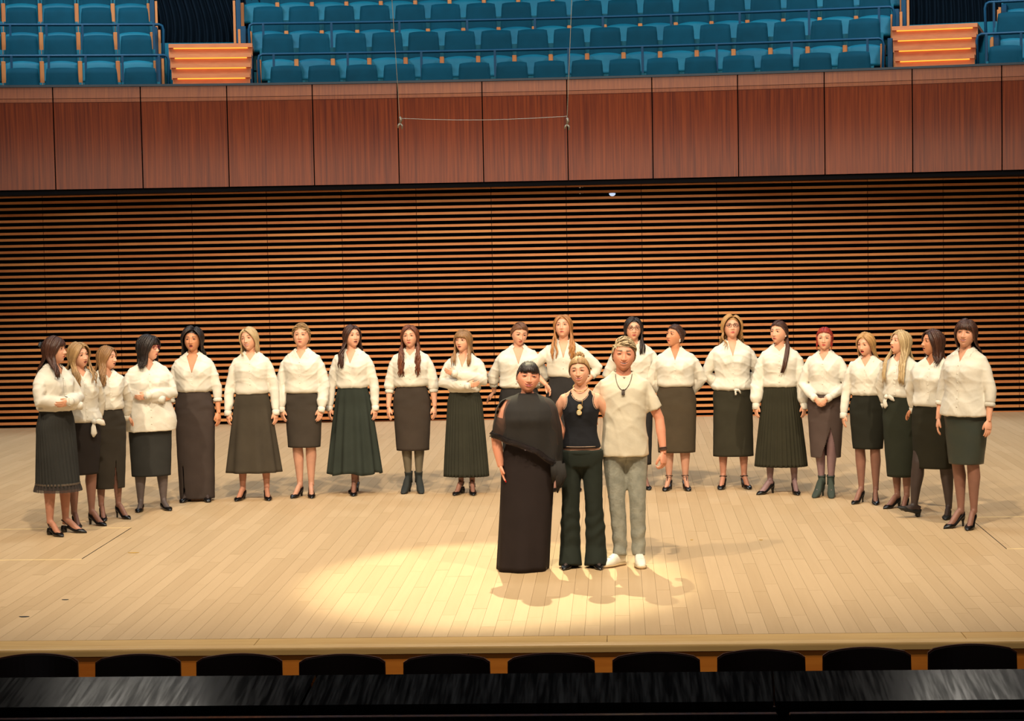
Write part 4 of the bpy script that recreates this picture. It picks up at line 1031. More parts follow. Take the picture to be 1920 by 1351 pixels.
# ---------------- skirts
def build_skirt(sp, out, zpx, Sc, at_, Y, feet):
    k = sp['skirt']; wz = zpx(sp['waist'])+.012; hz = zpx(sp['hem']) if not isinstance(sp['hem'], float) else sp['hem']; hw = sp['hemw']*Y/FPX/2/Sc
    c = tuple(int(v*1.17) for v in sp.get('skirtc', (44, 42, 42))); m = cloth_m('skirt_%d_%d_%d_%s' % (c + (sp.get('leather', ''),)), c, sp.get('srough', .9), bump=.15 if not sp.get('leather') else .25, bscale=12, spec=.15 if not sp.get('leather') else .5)
    rows = torso_rows(sp, .014); n = 144 if (k in ('pleat', 'flare') or sp.get('slit')) else 56; nz = 26 if not sp.get('slit') else 60; V = []; F = []
    hips = .86 if wz > .9 else .8; top = lerp_rows(rows, min(wz, 1.2)); hip = lerp_rows(rows, .86); hdep = sp.get('hemd', {'pencil': .115, 'column': .12, 'pleat': .19, 'flare': .2, 'aline': .17}[k])
    npl = sp.get('pleats', {'pleat': 26, 'flare': 12, 'aline': 9}.get(k, 0)); amp = sp.get('pamp', {'pleat': .015, 'flare': .020, 'aline': .016}.get(k, 0)); rs = random.Random(sp['top']); ph = rs.uniform(0, 6)
    ccx = sp.get('hemx', 0.0)
    for i in range(nz+1):
        q = i/nz; z = wz + (hz-wz)*q
        if z > .86: r = lerp_rows(rows, z); a, b_ = r[1], r[2]; cx, cy = r[3], r[4]
        else:
            t = (.86-z)/max(.01, (.86-hz)); e = {'pencil': 1.2, 'column': 1.3, 'pleat': .95, 'flare': .9, 'aline': .95}[k]; t2 = t**e
            a = hip[1]+(hw-hip[1])*t2; b_ = hip[2]+(hdep-hip[2])*t2; cx, cy = ccx*t, .004
        if k in ('flare', 'pleat', 'aline') and z < wz:
            t = (wz-z)/(wz-hz); a = max(a, top[1]+(hw-top[1])*t**.95*1.0 if t > .15 else a); b_ = max(b_, top[2]+(hdep-top[2])*t)
        for j in range(n):
            th = 2*math.pi*j/n; f = 0
            if npl:
                w_ = (q**.8)*amp if k != 'pleat' else amp*min(1, .12+q*1.1)
                s_ = math.sin(npl*th + ph + (.6*math.sin(th*2+ph) if k != 'pleat' else 0)); f = w_*(s_ if k != 'pleat' else (abs(((npl*th/math.pi+ph) % 2)-1)*2-1))
            else: f = .0035*math.sin(3*th+z*14+ph)*math.sin(z*23+ph)*(1 if z > .7 else .4) + .002*math.sin(z*60+math.sin(th*2)*3)*(1 if .85 < z < wz-.03 else 0)
            ex = 2/2.2; x = (a+f)*np.sign(math.cos(th))*abs(math.cos(th))**ex; y = (b_+f)*np.sign(math.sin(th))*abs(math.sin(th))**ex
            zz = z + (sp.get('hemwave', 0)*math.sin(th*5+ph) + sp.get('hemtilt', 0)*math.cos(th))*q
            V.append((x+cx, y+cy, zz))
    sx = sp.get('slit')                 # (angle in degrees from front towards +x, top z px, width)
    cut = set()
    if sx:
        aj = (R_(sx[0]-90)) % (2*math.pi); zs = zpx(sx[1])
        for i in range(nz+1):
            z = V[i*n][2]
            for j in range(n):
                d = (2*math.pi*j/n-aj+math.pi) % (2*math.pi)-math.pi
                if z < zs:
                    w_ = sx[2]*(zs-z)/(zs-hz)
                    x, y, z_ = V[i*n+j]
        def incut(i, j):
            z = (V[i*n+j][2]+V[min(i+1, nz)*n+j][2])/2; d = (2*math.pi*(j+.5)/n-aj+math.pi) % (2*math.pi)-math.pi
            return z < zs and abs(d) < max(sx[2]*(zs-z)/(zs-hz), math.pi/n*1.02)
    for i in range(nz):
        for j in range(n):
            if sx and incut(i, j): continue
            F.append((i*n+j, (i+1)*n+j, (i+1)*n+(j+1) % n, i*n+(j+1) % n))
    F.append(tuple(range(n)))
    o = out('skirt', V, F, m)
    so = o.modifiers.new('t', 'SOLIDIFY'); so.thickness = .004; so.offset = -1
    P = []; r = lerp_rows(rows, min(wz, 1.2))
    Wv = []; 
    for zz, ex_ in ((wz-.026, .000), (wz-.024, .003), (wz+.002, .003), (wz+.004, -.003)):
        r = lerp_rows(rows, min(zz, 1.2))
        for j in range(40):
            th = 2*math.pi*j/40; e = 2/2.2; Wv.append(((r[1]+ex_)*np.sign(math.cos(th))*abs(math.cos(th))**e, (r[2]+ex_)*np.sign(math.sin(th))*abs(math.sin(th))**e + r[4], zz))
    Wf = [(i*40+j, i*40+(j+1) % 40, (i+1)*40+(j+1) % 40, (i+1)*40+j) for i in range(3) for j in range(40)]
    out('waistband', Wv, Wf, m, par=o)
    if sp.get('trim'):                  # gathered net frill below a ribbon of beads
        Vb = []; nn = 160
        for zz, rr in ((hz+.055, .004), (hz+.045, .008), (hz+.038, .006)):
            for j in range(nn): th = 2*math.pi*j/nn; Vb.append(((hw+rr+.004*math.sin(40*th))*math.cos(th)+ccx, (hdep+rr+.004*math.sin(40*th))*math.sin(th)+.004, zz + sp.get('hemtilt', 0)*math.cos(th)))
        Fb = [(i*nn+j, i*nn+(j+1) % nn, (i+1)*nn+(j+1) % nn, (i+1)*nn+j) for i in range(2) for j in range(nn)]
        out('ribbon', Vb, Fb, getm('ribbon', lambda: mat('ribbon', srgb(96, 84, 72), .3, col2=srgb(20, 18, 18), nscale=60)), par=o)
        Vb = []
        for zz, rr in ((hz+.04, .002), (hz+.01, .012), (hz-.02, .02)):
            for j in range(nn): th = 2*math.pi*j/nn; f = .010*math.sin(34*th); Vb.append(((hw+rr+f)*math.cos(th)+ccx, (hdep+rr+f)*math.sin(th)+.004, zz + sp.get('hemtilt', 0)*math.cos(th)))
        out('frill', Vb, Fb, getm('net', lambda: mat('net', srgb(52, 44, 40), .9, alpha=.82)), par=o)

# ---------------- shoes
def build_shoe(sp, out, ft, s, hl):
    fx, fy, fa, fh, tu = ft; kind = sp.get('shoe', 'pump'); h = hl
    col = sp.get('shoec', (14, 12, 12)); m = getm('shoe_%d_%d_%d' % col, lambda: mat('shoe', srgb(*col), sp.get('shoer', .28), spec=.5, col2=srgb(*[c*.8 for c in col]), nscale=8))
    if kind == 'none': return
    point = kind in ('pump', 'flat', 'slingback', 'stiletto'); Lt = .195 if point else .18
    # stations from heel back to toe: y, half width, sole z, top z
    zt = lambda q: h*(1-np.interp(q, [0, .30, .62, 1], [0, .28, .96, 1.0]))       # sole height over the floor
    sts = []; qs = np.linspace(0, 1, 15)
    for q in qs:
        y = .052 - q*(Lt+.052); w_ = np.interp(q, [0, .06, .3, .62, .8, .93, 1], [.012, .027, .029, .041, .036, .018 if point else .028, .004 if point else .014])
        sole = zt(q)
        if kind in ('pump', 'stiletto', 'flat', 'slingback'): topz = np.interp(q, [0, .10, .35, .62, .74, .9, 1], [.058, .055, .030, .030, .040, .026, .012])
        elif kind in ('mary', 'tstrap'): topz = np.interp(q, [0, .10, .35, .6, .7, .9, 1], [.06, .056, .034, .034, .046, .034, .016])
        elif kind == 'sneaker': topz = np.interp(q, [0, .10, .25, .45, .62, .85, 1], [.085, .09, .088, .092, .074, .052, .03])
        else: topz = np.interp(q, [0, .10, .25, .42, .60, .85, 1], [.09, .12, .15, .14, .085, .044, .014])
        if kind == 'slingback' and q < .25: topz = .012
        sts.append((y, w_, sole, sole+topz))
    Vv = []; na = 12
    for (y, w_, z0, z1) in sts:
        for a in range(na):
            t = 2*math.pi*a/na; c, sn = math.cos(t), math.sin(t); zc = (z0+z1)/2; hh = (z1-z0)/2
            Vv.append((w_*np.sign(c)*abs(c)**.7, y, zc + hh*np.sign(sn)*abs(sn)**.75))
    Ff = [(i*na+a, i*na+(a+1) % na, (i+1)*na+(a+1) % na, (i+1)*na+a) for i in range(len(sts)-1) for a in range(na)] + [tuple(range(na-1, -1, -1)), tuple(range((len(sts)-1)*na, len(sts)*na))]
    def fx_(V): 
        V = np.asarray(V, float).copy()
        if tu: y0 = .045; z0 = 0; c, sn = math.cos(tu), math.sin(tu); yy = V[:, 1]-y0; V[:, 1], V[:, 2] = y0 + yy*c + V[:, 2]*sn*1, -yy*sn + V[:, 2]*c
        return foot_xf(fx, fy, fa, V)
    if kind in ('pump', 'stiletto', 'flat', 'slingback', 'mary', 'tstrap'):
        pass
    shoe = out('shoe' if kind not in ('boot', 'sneaker') else {'boot': 'ankle_boot', 'sneaker': 'sneaker'}[kind], fx_(Vv), Ff, m, lift=False)
    if h > .012 and kind != 'sneaker':
        wd = {'slingback': .024, 'stiletto': .008, 'pump': .011, 'mary': .016, 'tstrap': .018, 'boot': .009, 'flat': .02}[kind]
        b = MB(); zt_ = h*.97; P = [(0, .032, zt_+.012), (0, .036, zt_*.6), (0, .038 if wd < .015 else .032, 0)]
        b.tube(P, [.024, wd*1.2, wd], 10); out('heel', fx_(b.V), b.F, m, par=shoe, lift=False)
    if kind == 'boot':
        b = MB(); b.tube([(0, .016, h+.05), (0, .018, h+.10), (0, .016, h+.15), (0, .014, h+sp.get('bootz', .16))], [.040, .038, .042, .045], 14); out('shaft', fx_(b.V), b.F, m, par=shoe, lift=False)
    if kind in ('slingback',):
        b = MB(); P = [(sx_*.030 if abs(sx_) > 0 else 0, yy, zz) for sx_, yy, zz in ((-1, -.03, h*.72+.03), (-1, .01, h+.05), (-.6, .045, h+.062), (0, .056, h+.064), (.6, .045, h+.062), (1, .01, h+.05), (1, -.03, h*.72+.03))]
        b.tube(P, .004, 6); out('strap', fx_(b.V), b.F, m, par=shoe, lift=False)
    if kind in ('mary', 'tstrap'):
        b = MB(); zz = h+.062; P = [(.034*math.sin(t), .010-.040*math.cos(t)-.012*(math.cos(t) > 0), zz + .008*(math.cos(t) > .5) + (.026 if kind == 'tstrap' else 0)) for t in np.linspace(-2.6, 2.6, 18)]
        b.tube(P, .0045, 6)
        if kind == 'tstrap': b.tube([(0, -.045, h+.088), (0, -.075, h*.45+.062), (0, -.10, h*.2+.045)], .004, 6)
        out('strap', fx_(b.V), b.F, m, par=shoe, lift=False)
    if kind == 'sneaker':
        b = MB(); Vs = []; 
        for (y, w_, z0, z1) in sts:
            for a in range(8): t = 2*math.pi*a/8; Vs.append(((w_+.005)*math.cos(t)*1.06, y*1.03, .012+.012*math.sin(t)))
        Fs = [(i*8+a, i*8+(a+1) % 8, (i+1)*8+(a+1) % 8, (i+1)*8+a) for i in range(len(sts)-1) for a in range(8)] + [tuple(range(7, -1, -1)), tuple(range((len(sts)-1)*8, len(sts)*8))]
        out('sole', fx_(Vs), Fs, getm('sole', lambda: mat('sole', srgb(196, 170, 130), .6)), par=shoe, lift=False)
        b = MB()
        for k in range(5): yy = -.03-k*.018; zz = np.interp(-yy, [.03, .10], [.098, .072]); b.tube([(-.022, yy, zz-.006), (0, yy-.002, zz), (.022, yy, zz-.006)], .003, 5)
        out('laces', fx_(b.V), b.F, getm('lace', lambda: mat('lace', srgb(236, 232, 220), .8)), par=shoe, lift=False)

FOLD_L = ((.225, -.045, 1.12), (-.015, -.205, 1.118), (-1, .12, -.22), (-.1, -.35, 1), 'relax')
FOLD_R = ((-.225, -.045, 1.13), (.085, -.170, 1.075), (1, .45, .1), (.1, -.3, 1), 'flat')
G1 = 'choir women in white tops'
PEOPLE = [
 dict(px=(112, 1000), top=630, yaw=58, head=(22, 2, 0), hair='darkbrown', style='long', front='right', len=.20, bangs='side', part=.02, waist=768, hem=915, hemw=78, skirt='flare', pleats=34, pamp=.006, trim=True, hemd=.19,
      armL=FOLD_L, armR=FOLD_R, shoe='slingback', heel=.045, tights='skin', skirtc=(44, 44, 42), puffs=.012, loose=.02, mouth='shut', collar='point', bow=True,
      label='person in black pleated net skirt with folded arms at the far left end'),
 dict(px=(158, 985), tx=145, top=642, yaw=40, head=(14, 0, -6), hair='sandy', style='long', front='both', len=.24, wave=.010, puff=.006, waist=789, hem=888, hemw=62, skirt='pencil', knot=(.06, 1.4), armL='backhigh', armR='down',
      shoe='pump', heel=.06, tights='sheer', vz=1.37, loose=.018, w=1.06, mouth='slight', skirtc=(36, 32, 30), label='blonde wavy haired person in tied white shirt and knee length skirt, second from left'),
 dict(px=(208, 972), tx=196, top=648, yaw=34, head=(38, 0, 0), hair='lightbrown', style='long', front='right', len=.24, wave=.009, waist=766, hem=914, hemw=58, skirt='pencil', slit=(8, 862, .14), armL='backhigh', armR='backhigh',
      shoe='stiletto', heel=.075, tights='sheer', mouth='slight', vz=1.37, skirtc=(48, 44, 38), label='brown wavy haired person in slit midi skirt, third from left, head in profile'),
 dict(px=(286, 955), tx=268, top=630, yaw=18, head=(52, 3, 0), hair='black', style='bob', len=.13, puff=.012, glasses='red', waist=790, hemz=806, flare=.032, hem=891, hemw=74, skirt='pencil', w=1.14, sh=1.05, armL=FOLD_L, armR=FOLD_R,
      shoe='flat', heel=.012, tights='grey', legw=1.12, stance=.11, loose=.028, puffs=.012, mouth='shut', skirtc=(46, 46, 44), bangs='side', label='person with black bob and glasses in long loose white shirt, arms crossed'),
 dict(px=(370, 938), top=614, yaw=4, head=(-4, 2, 0), hair='black', style='long', front='none', len=.20, wave=.014, puff=.014, waist=732, hem=933, hemw=66, skirt='column', slit=(-40, 872, .10), hemd=.12, armL='down', armR='down', sleeve=.45,
      shoe='mary', heel=.035, tights='black', vz=1.25, vw=.05, w=1.05, loose=.02, mouth='open', skin='warm', skirtc=(60, 52, 48), label='black haired person in white shirt and floor length dark column skirt'),
 dict(px=(478, 935), tx=466, top=613, yaw=2, head=(-14, 4, -8), hair='blonde', style='bob', len=.105, part=-.02, waist=736, hem=884, hemw=104, skirt='aline', armL='down', armR='down', shoe='pump', heel=.045, tights='skin', stance=.12,
      mouth='smile', vz=1.36, loose=.014, skirtc=(60, 54, 46), label='smiling person with blonde bob in white shirt and dark A-line midi skirt'),
 dict(px=(573, 930), tx=571, top=608, yaw=-4, head=(2, 8, 0), hair='sandy', style='crop', cropl=1.5, vol=.007, sweep=-1, waist=734, hem=837, hemw=62, skirt='pencil', armL='downin', armR='downin', shoe='pump', heel=.05,
      tights='sheerlight', stance=.058, loose=.026, puffs=.010, collar='point', vz=1.35, mouth='shut', skirtc=(58, 52, 46), label='short haired blonde person in loose white blouse and dark knee length pencil skirt'),
 dict(px=(666, 925), tx=648, top=609, yaw=-4, head=(34, 6, 0), hair='darkbrown', style='long', front='right', len=.27, wave=.008, waist=725, hem=886, hemw=102, skirt='flare', hemwave=.012, armL='down', armR='down', shoe='pump', heel=.06,
      tights='sheer', stance=.03, vz=1.30, vw=.045, loose=.012, mouth='slight', lip=(150, 40, 44), skirtc=(43, 48, 43), footL=dict(x=.0, y=-.05, a=R_(8)), footR=dict(x=-.02, y=.16, a=R_(-10)),
      label='long dark haired person in full dark grey green midi skirt, head turned right'),
 dict(px=(776, 922), tx=768, top=609, yaw=0, head=(-3, 3, -3), hair='auburn', style='long', front='both', len=.36, wave=.013, waist=722, hem=843, hemw=62, skirt='pencil', armL='down', armR='down', sleeve=.30, shoe='boot', heel=.05, shoec=(30, 34, 32), shoer=.8,
      tights='olive', stance=.055, loose=.024, puffs=.010, vz=1.38, mouth='shut', armw=1.08, w=1.05, skirtc=(58, 50, 44), label='person with long wavy auburn hair, high waist pencil skirt and dark ankle boots'),
 dict(px=(875, 925), tx=868, top=618, yaw=-6, head=(-16, 4, 0), hair='lightbrown', style='long', front='both', len=.21, bangs='full', waist=733, hem=892, hemw=84, skirt='pleat', pleats=34, hemd=.14, armL=((.215, -.045, 1.14), (-.045, -.205, 1.225), (-1, 0, .25), (0, -.3, 1), 'relax'),
      armR=((-.225, -.04, 1.12), (.055, -.20, 1.10), (1, 0, .12), (0, -.3, 1), 'relax'), shoe='slingback', heel=.06, tights='sheer', vz=1.30, loose=.02, puffs=.014, mouth='slight', stance=.06, skirtc=(46, 46, 38),
      label='person with fringe and straight light brown hair, folded arms, long finely pleated skirt'),
 dict(px=(977, 918), tx=975, top=602, yaw=2, head=(14, -12, 6), hair='brown', style='updo', bun=(-.03, .085, .0), bunr=.03, waist=724, hem=870, hemw=60, skirt='pencil', armL='behind', armR='backhigh', sleeve=.5, vz=1.26, vw=.05, w=1.12, loose=.03, puffs=.012,
      shoe='pump', heel=.05, tights='sheer', mouth='shut', label='brown haired person in open collar white shirt standing behind the person in black dress'),
 dict(px=(1062, 918), tx=1056, top=590, yaw=-2, head=(-6, 12, -3), hair='copper', style='long', front='both', len=.27, wave=.009, waist=704, hem=870, hemw=62, skirt='pencil', armL='hips', armR='hips', sleeve=.35, vz=1.27, vw=.04, loose=.014,
      shoe='pump', heel=.05, tights='sheer', mouth='shut', part=.0, earring='stud', label='person with long copper hair and hands on hips behind the tank top person'),
 dict(px=(1192, 915), tx=1183, top=594, yaw=0, head=(4, 2, 0), hair='black', style='long', front='left', len=.22, glasses='dark', waist=722, hem=870, hemw=60, skirt='pencil', armL='behind', armR='behind', vz=1.38, loose=.024, puffs=.012, shoe='pump', heel=.05,
      tights='sheer', mouth='shut', lip=(170, 44, 48), label='black haired person with glasses in white shirt standing behind the man'),
 dict(px=(1270, 917), tx=1262, top=608, yaw=-4, head=(-42, 10, 0), hair='darkbrown', style='updo', bun=(0, .088, .035), bunr=.034, waist=722, hem=847, hemw=70, skirt='pencil', armL='behind', armR='behind', vz=1.32, vw=.036, w=1.14, sh=1.05, loose=.024, puffs=.022,
      shoe='tstrap', heel=.055, tights='sheerlight', stance=.085, legw=1.08, mouth='shut', lip=(176, 54, 54), collar='band', earring='drop', skin='warm', skirtc=(66, 58, 46), label='person with dark bun looking left, loose white blouse and dark midi pencil skirt'),
 dict(px=(1376, 914), tx=1369, top=592, yaw=0, head=(2, 12, 0), hair='gold', style='long', front='both', fcut=70, len=.15, wave=.017, puff=.012, thick=.8, glasses='dark', waist=728, hem=854, hemw=76, skirt='pencil', armL='behind', armR='behind', vz=1.29, vw=.036, w=1.06, loose=.022,
      puffs=.012, wr=.006, knot=(.03, .5), shoe='mary', heel=.055, tights='skin', stance=.105, mouth='shut', lip=(190, 60, 70), skirtc=(48, 46, 36), label='person with curly blonde hair and dark framed glasses looking up, knotted white shirt'),
 dict(px=(1465, 924), tx=1461, top=600, yaw=-8, head=(-26, 2, 0), hair='darkbrown', style='pony', bun=(.02, .085, .0), bunr=0, ponyside='left', ponylen=.06, waist=723, hem=873, hemw=96, skirt='pleat', pleats=36, hemd=.17, hemtilt=.0, armL='down', armR='down', vz=1.385,
      loose=.018, puffs=.020, cuff=.06, shoe='pump', heel=.06, tights='violet', stance=.13, mouth='shut', earring='stud', collar='band', skirtc=(44, 42, 32), footR=dict(x=-.11, y=-.02, a=R_(-40)), label='person with long dark side ponytail, wide sleeved blouse and pleated midi skirt'),
 dict(px=(1549, 930), tx=1551, top=613, yaw=-18, head=(6, 2, 0), hair='red', style='updo', bun=(0, .085, .04), bunr=.03, tendrils=True, waist=737, hem=856, hemw=56, skirt='pencil', slit=(24, 800, .55), armL='clasp', armR='clasp', sleeve=.85, vz=1.35, loose=.016,
      shoe='boot', heel=.07, shoec=(52, 62, 54), shoer=.85, bootz=.13, tights='violet', stance=.05, mouth='shut', lip=(196, 60, 60), skirtc=(72, 60, 56), label='red haired person with clasped hands, slit skirt and grey green ankle boots'),
 dict(px=(1628, 942), tx=1624, top=622, yaw=-20, head=(-16, -8, 0), hair='gold', style='long', front='none', len=.20, phi0=74, waist=739, hem=840, hemw=56, skirt='pencil', armL='down', armR='down', vz=1.34, loose=.016, cuff=.055, earring='drop',
      shoe='stiletto', heel=.075, tights='sheer', stance=.075, mouth='open', lip=(200, 40, 40), skirtc=(34, 34, 28), label='blonde person looking down in white shirt, short black pencil skirt and patent pumps'),
 dict(px=(1690, 951), tx=1697, top=619, yaw=-34, head=(-30, 12, 0), hair='blonde', style='long', front='both', fcut=125, len=.34, waist=742, hem=892, hemw=52, skirt='pencil', hemd=.13, knot=(-.09, 1.1), armL='down', armR='backhigh', vz=1.39, loose=.016, collar='band',
      shoe='pump', heel=.05, tights='sheer', stance=.05, mouth='slight', lip=(186, 44, 48), skirtc=(40, 42, 34), label='person with very long straight blonde hair and knotted white blouse looking up to the left'),
 dict(px=(1752, 968), tx=1766, top=617, yaw=-30, head=(-40, 6, 0), hair='darkbrown', style='bob', len=.13, wave=.006, waist=759, hem=876, hemw=76, skirt='pencil', hemd=.14, armL='backhigh', armR='backhigh', vz=1.37, w=1.12, loose=.016, collar='band', earring='drop',
      shoe='flat', heel=.02, shoec=(24, 24, 22), shoer=.6, tights='black', stance=.13, legw=1.1, footR=dict(x=-.15, y=-.12, a=R_(-34), toeup=.42), mouth='slight', lip=(170, 54, 56), skirtc=(38, 36, 28), skin='warm', label='person with shoulder length dark hair facing left, one shoe sole lifted'),
 dict(px=(1812, 988), tx=1806, top=598, yaw=-38, head=(14, 4, 3), hair='darkbrown', style='long', front='none', len=.22, wave=.007, bangs='full', waist=775, hemz=778, flare=.02, hem=868, hemw=64, skirt='pencil', hemd=.13, leather='l', srough=.42, armL=((.232, .0, 1.08), (.24, -.05, .85), (.05, -.2, -1), (-.5, -.9, 0), 'relax'),
      armR='down', sleeve=.42, vz=1.34, vw=.034, w=1.04, loose=.022, shoe='stiletto', heel=.07, tights='sheer', stance=.06, mouth='smile', earring='stud', skirtc=(44, 50, 44), wr=.004, label='dark haired person with fringe in untucked shirt and leather skirt, at the far right end'),
]
for sp in PEOPLE: sp['_r'] = person(sp)

# bow on the hair of the first person
r = PEOPLE[0]['_r']; b = MB()
for s in (-1, 1):
    b.tube([(0, .10, .055), (s*.03, .112, .075), (s*.05, .112, .05), (s*.03, .108, .03), (0, .10, .05)], [.006, .016, .018, .014, .006], 8, flat=.5)
b.tube([(-.01, .105, .052), (.01, .105, .052)], .012, 8)
r['out']('hair_bow', r['toB'](b.V), b.F, getm('bow', lambda: mat('bow', srgb(20, 16, 18), .6)))

# ------------------------------------------------------------------ the three in front
SEQ = mat('sequins', srgb(30, 26, 26), .12, metal=.9, col2=srgb(120, 110, 110), nscale=120, bump=1.0, bscale=150)
CHIF = mat('chiffon', srgb(34, 30, 27), .85, alpha=.87)
BLK = cloth_m('black_jersey', (42, 34, 33), .9, bump=.12, bscale=8)
# person in the black dress
A = dict(px=(995, 1066), tx=996, top=679, yaw=4, head=(4, 2, 6), hair='black', style='updo', bun=(0, .09, .02), bunr=.022, bangs='full', bangz=.006, part=0.0, hero=True, top_kind='none', w=1.22, bust=1.2, sh=1.06, armw=1.28, hsz=1.08, fw=1.1, heel=.02,
         armR=((-.262, .0, 1.06), (-.232, -.055, .85), (.22, -.2, -1), (-.2, -.95, 0), 'flat'), armL=((.27, .06, 1.10), (.28, .16, .93), (.5, .3, -.3), (0, 0, 1), 'relax'), nails=True, shoe='flat', footL=dict(x=.08, y=.06, a=.1), footR=dict(x=-.08, y=.06, a=-.1), tights='black', mouth='smile', lip=(186, 52, 66), brow='black', earring='drop', skin='pink', collar=None,
         label='person in long black dress with sheer sequin edged cape, left of the front three')
r = person(A); out, zpx = r['out'], r['zpx']
rows = torso_rows(A, .010); V = []; n = 72; nz = 34; z0, z1 = 1.425, .0-r['hl']+.004
for i in range(nz+1):
    q = i/nz; z = z0 + (z1-z0)*q
    if z > .86: rr = lerp_rows(rows, z); a, b_, bu = rr[1], rr[2], rr[5]
    else: t = (.86-z)/.86; rr = lerp_rows(rows, .86); a, b_, bu = rr[1]*(1-.04*t)+.0*t, rr[2]+.07*t, 0
    for j in range(n):
        th = 2*math.pi*j/n; f = .010*math.sin(7*th+.5)*max(0, (.7-z))*1.3; x = (a+f)*np.sign(math.cos(th))*abs(math.cos(th))**.9; y = (b_+f)*np.sign(math.sin(th))*abs(math.sin(th))**.9
        if math.sin(th) < 0: y -= bu*math.exp(-((abs(x)-.072)/.045)**2)*(-math.sin(th))**.5
        V.append((x*(1+.04*max(0, .25-z)) - .075*max(0, .86-z), y+rr[4], z))
F = [(i*n+j, (i+1)*n+j, (i+1)*n+(j+1) % n, i*n+(j+1) % n) for i in range(nz) for j in range(n)] + [tuple(range(n)), tuple(range(nz*n+n-1, nz*n-1, -1))]
dress = out('dress', V, F, BLK)
# cape: hangs from the neck over shoulders and arms; the hem drops from the right elbow to the left hip
V = []; n = 96; nz = 22; capeT = []
for i in range(nz+1):
    q = i/nz
    for j in range(n):
        th = 2*math.pi*j/n; c, s_ = math.cos(th), math.sin(th)           # c>0: her left (image right)
        hem = 1.06 + .03*(-c) if c < 0 else 1.06 - .24*min(1, c*1.25)
        if s_ < 0: hem = float(np.interp(c, [-1, -.75, -.3, .2, .7, .95, 1], [1.10, 1.075, 1.03, .965, .86, .80, .84]))
        else: hem = float(np.interp(c, [-1, 0, 1], [1.10, 1.0, .86]))
        z = 1.425 + (hem-1.425)*q
        sx = float(np.interp(z, [.8, 1.0, 1.15, 1.30, 1.36, 1.39, 1.405, 1.425], [.285, .30, .292, .258, .225, .17, .11, .072]))*(1.0 if c < 0 else .93)
        sy = float(np.interp(z, [.8, 1.0, 1.15, 1.22, 1.30, 1.36, 1.39, 1.41, 1.425], [.21, .20, .205, .222, .190, .135, .105, .078, .064]))
        f = 1+.035*math.sin(9*th+q*2)*q; e = .92
        V.append((sx*f*np.sign(c)*abs(c)**e, .012+sy*f*np.sign(s_)*abs(s_)**e, z))
F = []
for i in range(nz):
    for j in range(n):
        a = 2*math.pi*(j+.5)/n
        if math.cos(a) < -.72 and -.66 < math.sin(a) < -.28 and 3 <= i <= 11: continue       # open shoulder
        F.append((i*n+j, (i+1)*n+j, (i+1)*n+(j+1) % n, i*n+(j+1) % n))
cape = out('cape', V, F, CHIF)
P = np.array(V[nz*n:(nz+1)*n]); P = np.vstack([P, P[:1]]); P[:, :2] *= 1.015
Vt, Ft = tube_np(P, .024, 8, .35, np.array([(p[0], p[1]*2, 0) for p in P])); out('sequin_trim', Vt, Ft, SEQ, par=cape, smooth=False)
q = Geo(); rg = random.Random(4)
for j in range(n//2, n+1):
    p = P[j % n]
    for k in range(5): q.ball((p[0]*1.02+rg.uniform(-.008, .008), p[1]*1.06-.006, p[2]+rg.uniform(-.022, .022)), rg.uniform(.003, .006), 4)
V2, F2 = q.vf(); o = out('sequins', V2, F2, SEQ, par=cape, smooth=False); o['kind'] = 'stuff'
b = MB(); pts = []
for (x, zt, zb) in ((.20, .86, .70), (.235, .88, .62), (.26, .86, .66)):
    b.tube([(x, -.15, zt), (x+.01, -.16, (zt+zb)/2), (x-.01, -.14, zb)], [.03, .036, .006], 10, flat=.4, up=(0, 1, 0))
out('cape_tail', b.V, b.F, CHIF, par=cape)

# person in the tank top
B = dict(legw=.85, px=(1094, 1062), tx=1089, top=668, yaw=-3, head=(-3, 2, -3), hair='sandy', style='updo', bun=(0, .045, .098), bunr=.036, part=0, hero=True, top_kind='none', w=.96, bust=.9, hsz=1.0, heel=.05, tights='black', earring='stud',
         armR=((-.225, .09, 1.12), (-.20, .18, .98), (-.5, .3, -.2), (0, 0, 1), 'relax'), armL=((.235, .085, 1.13), (.22, .19, 1.02), (.5, .3, -.1), (0, 0, 1), 'relax'), shoe='pump', mouth='smile', stance=.105, lip=(200, 90, 86), skin='fair', brow='brown',
         label='person in black tank top and wide dark trousers, middle of the front three')
r = person(B); out, zpx, Sc, hl = r['out'], r['zpx'], r['Sc'], r['hl']
TK = cloth_m('black_rib', (32, 33, 38), .85, bump=.3, bscale=20)
g = Geo(); rr = torso_rows(B, .004); hz = zpx(838)
Rw = [tuple(lerp_rows(rr, z)) for z in list(np.linspace(hz, 1.36, 11))+[1.385, 1.41]]; g.add(*rings([(a[0], a[1]*(1 if a[0] < 1.3 else 1-.20*(a[0]-1.3)/.06*(a[0] < 1.37) - (.18 if a[0] >= 1.37 else 0)), a[2]+.003, a[3], a[4], a[5]) for a in Rw], 40))
V, F = g.vf(); V, F = voxel(V, F, .007, 3); N = normals(V, F); V = V+N*wrinkle(V, .0022, 5)[:, None]
C = np.array([V[list(f)].mean(0) for f in F])
neck = (((C[:, 0]/.078)**2+((C[:, 2]-1.43)/.105)**2) < 1)
arm = (((np.abs(C[:, 0])-.168)/.058)**2+((C[:, 2]-1.325)/.085)**2) < 1
F = [f for f, k in zip(F, neck | arm) if not k]; tank = out('tank_top', V, F, TK)
tr = BVHTree.FromPolygons([tuple(v) for v in V], F); trb = BVHTree.FromPolygons([tuple(v) for v in rings(torso_rows(B, -.003), 40)[0]], rings(torso_rows(B, -.003), 40)[1])
def sy(t_, x, z, d):
    h = t_.ray_cast(Vector((x, -.6, z)), Vector((0, 1, 0))); return (h[0].y if h[0] is not None else -.09)-d
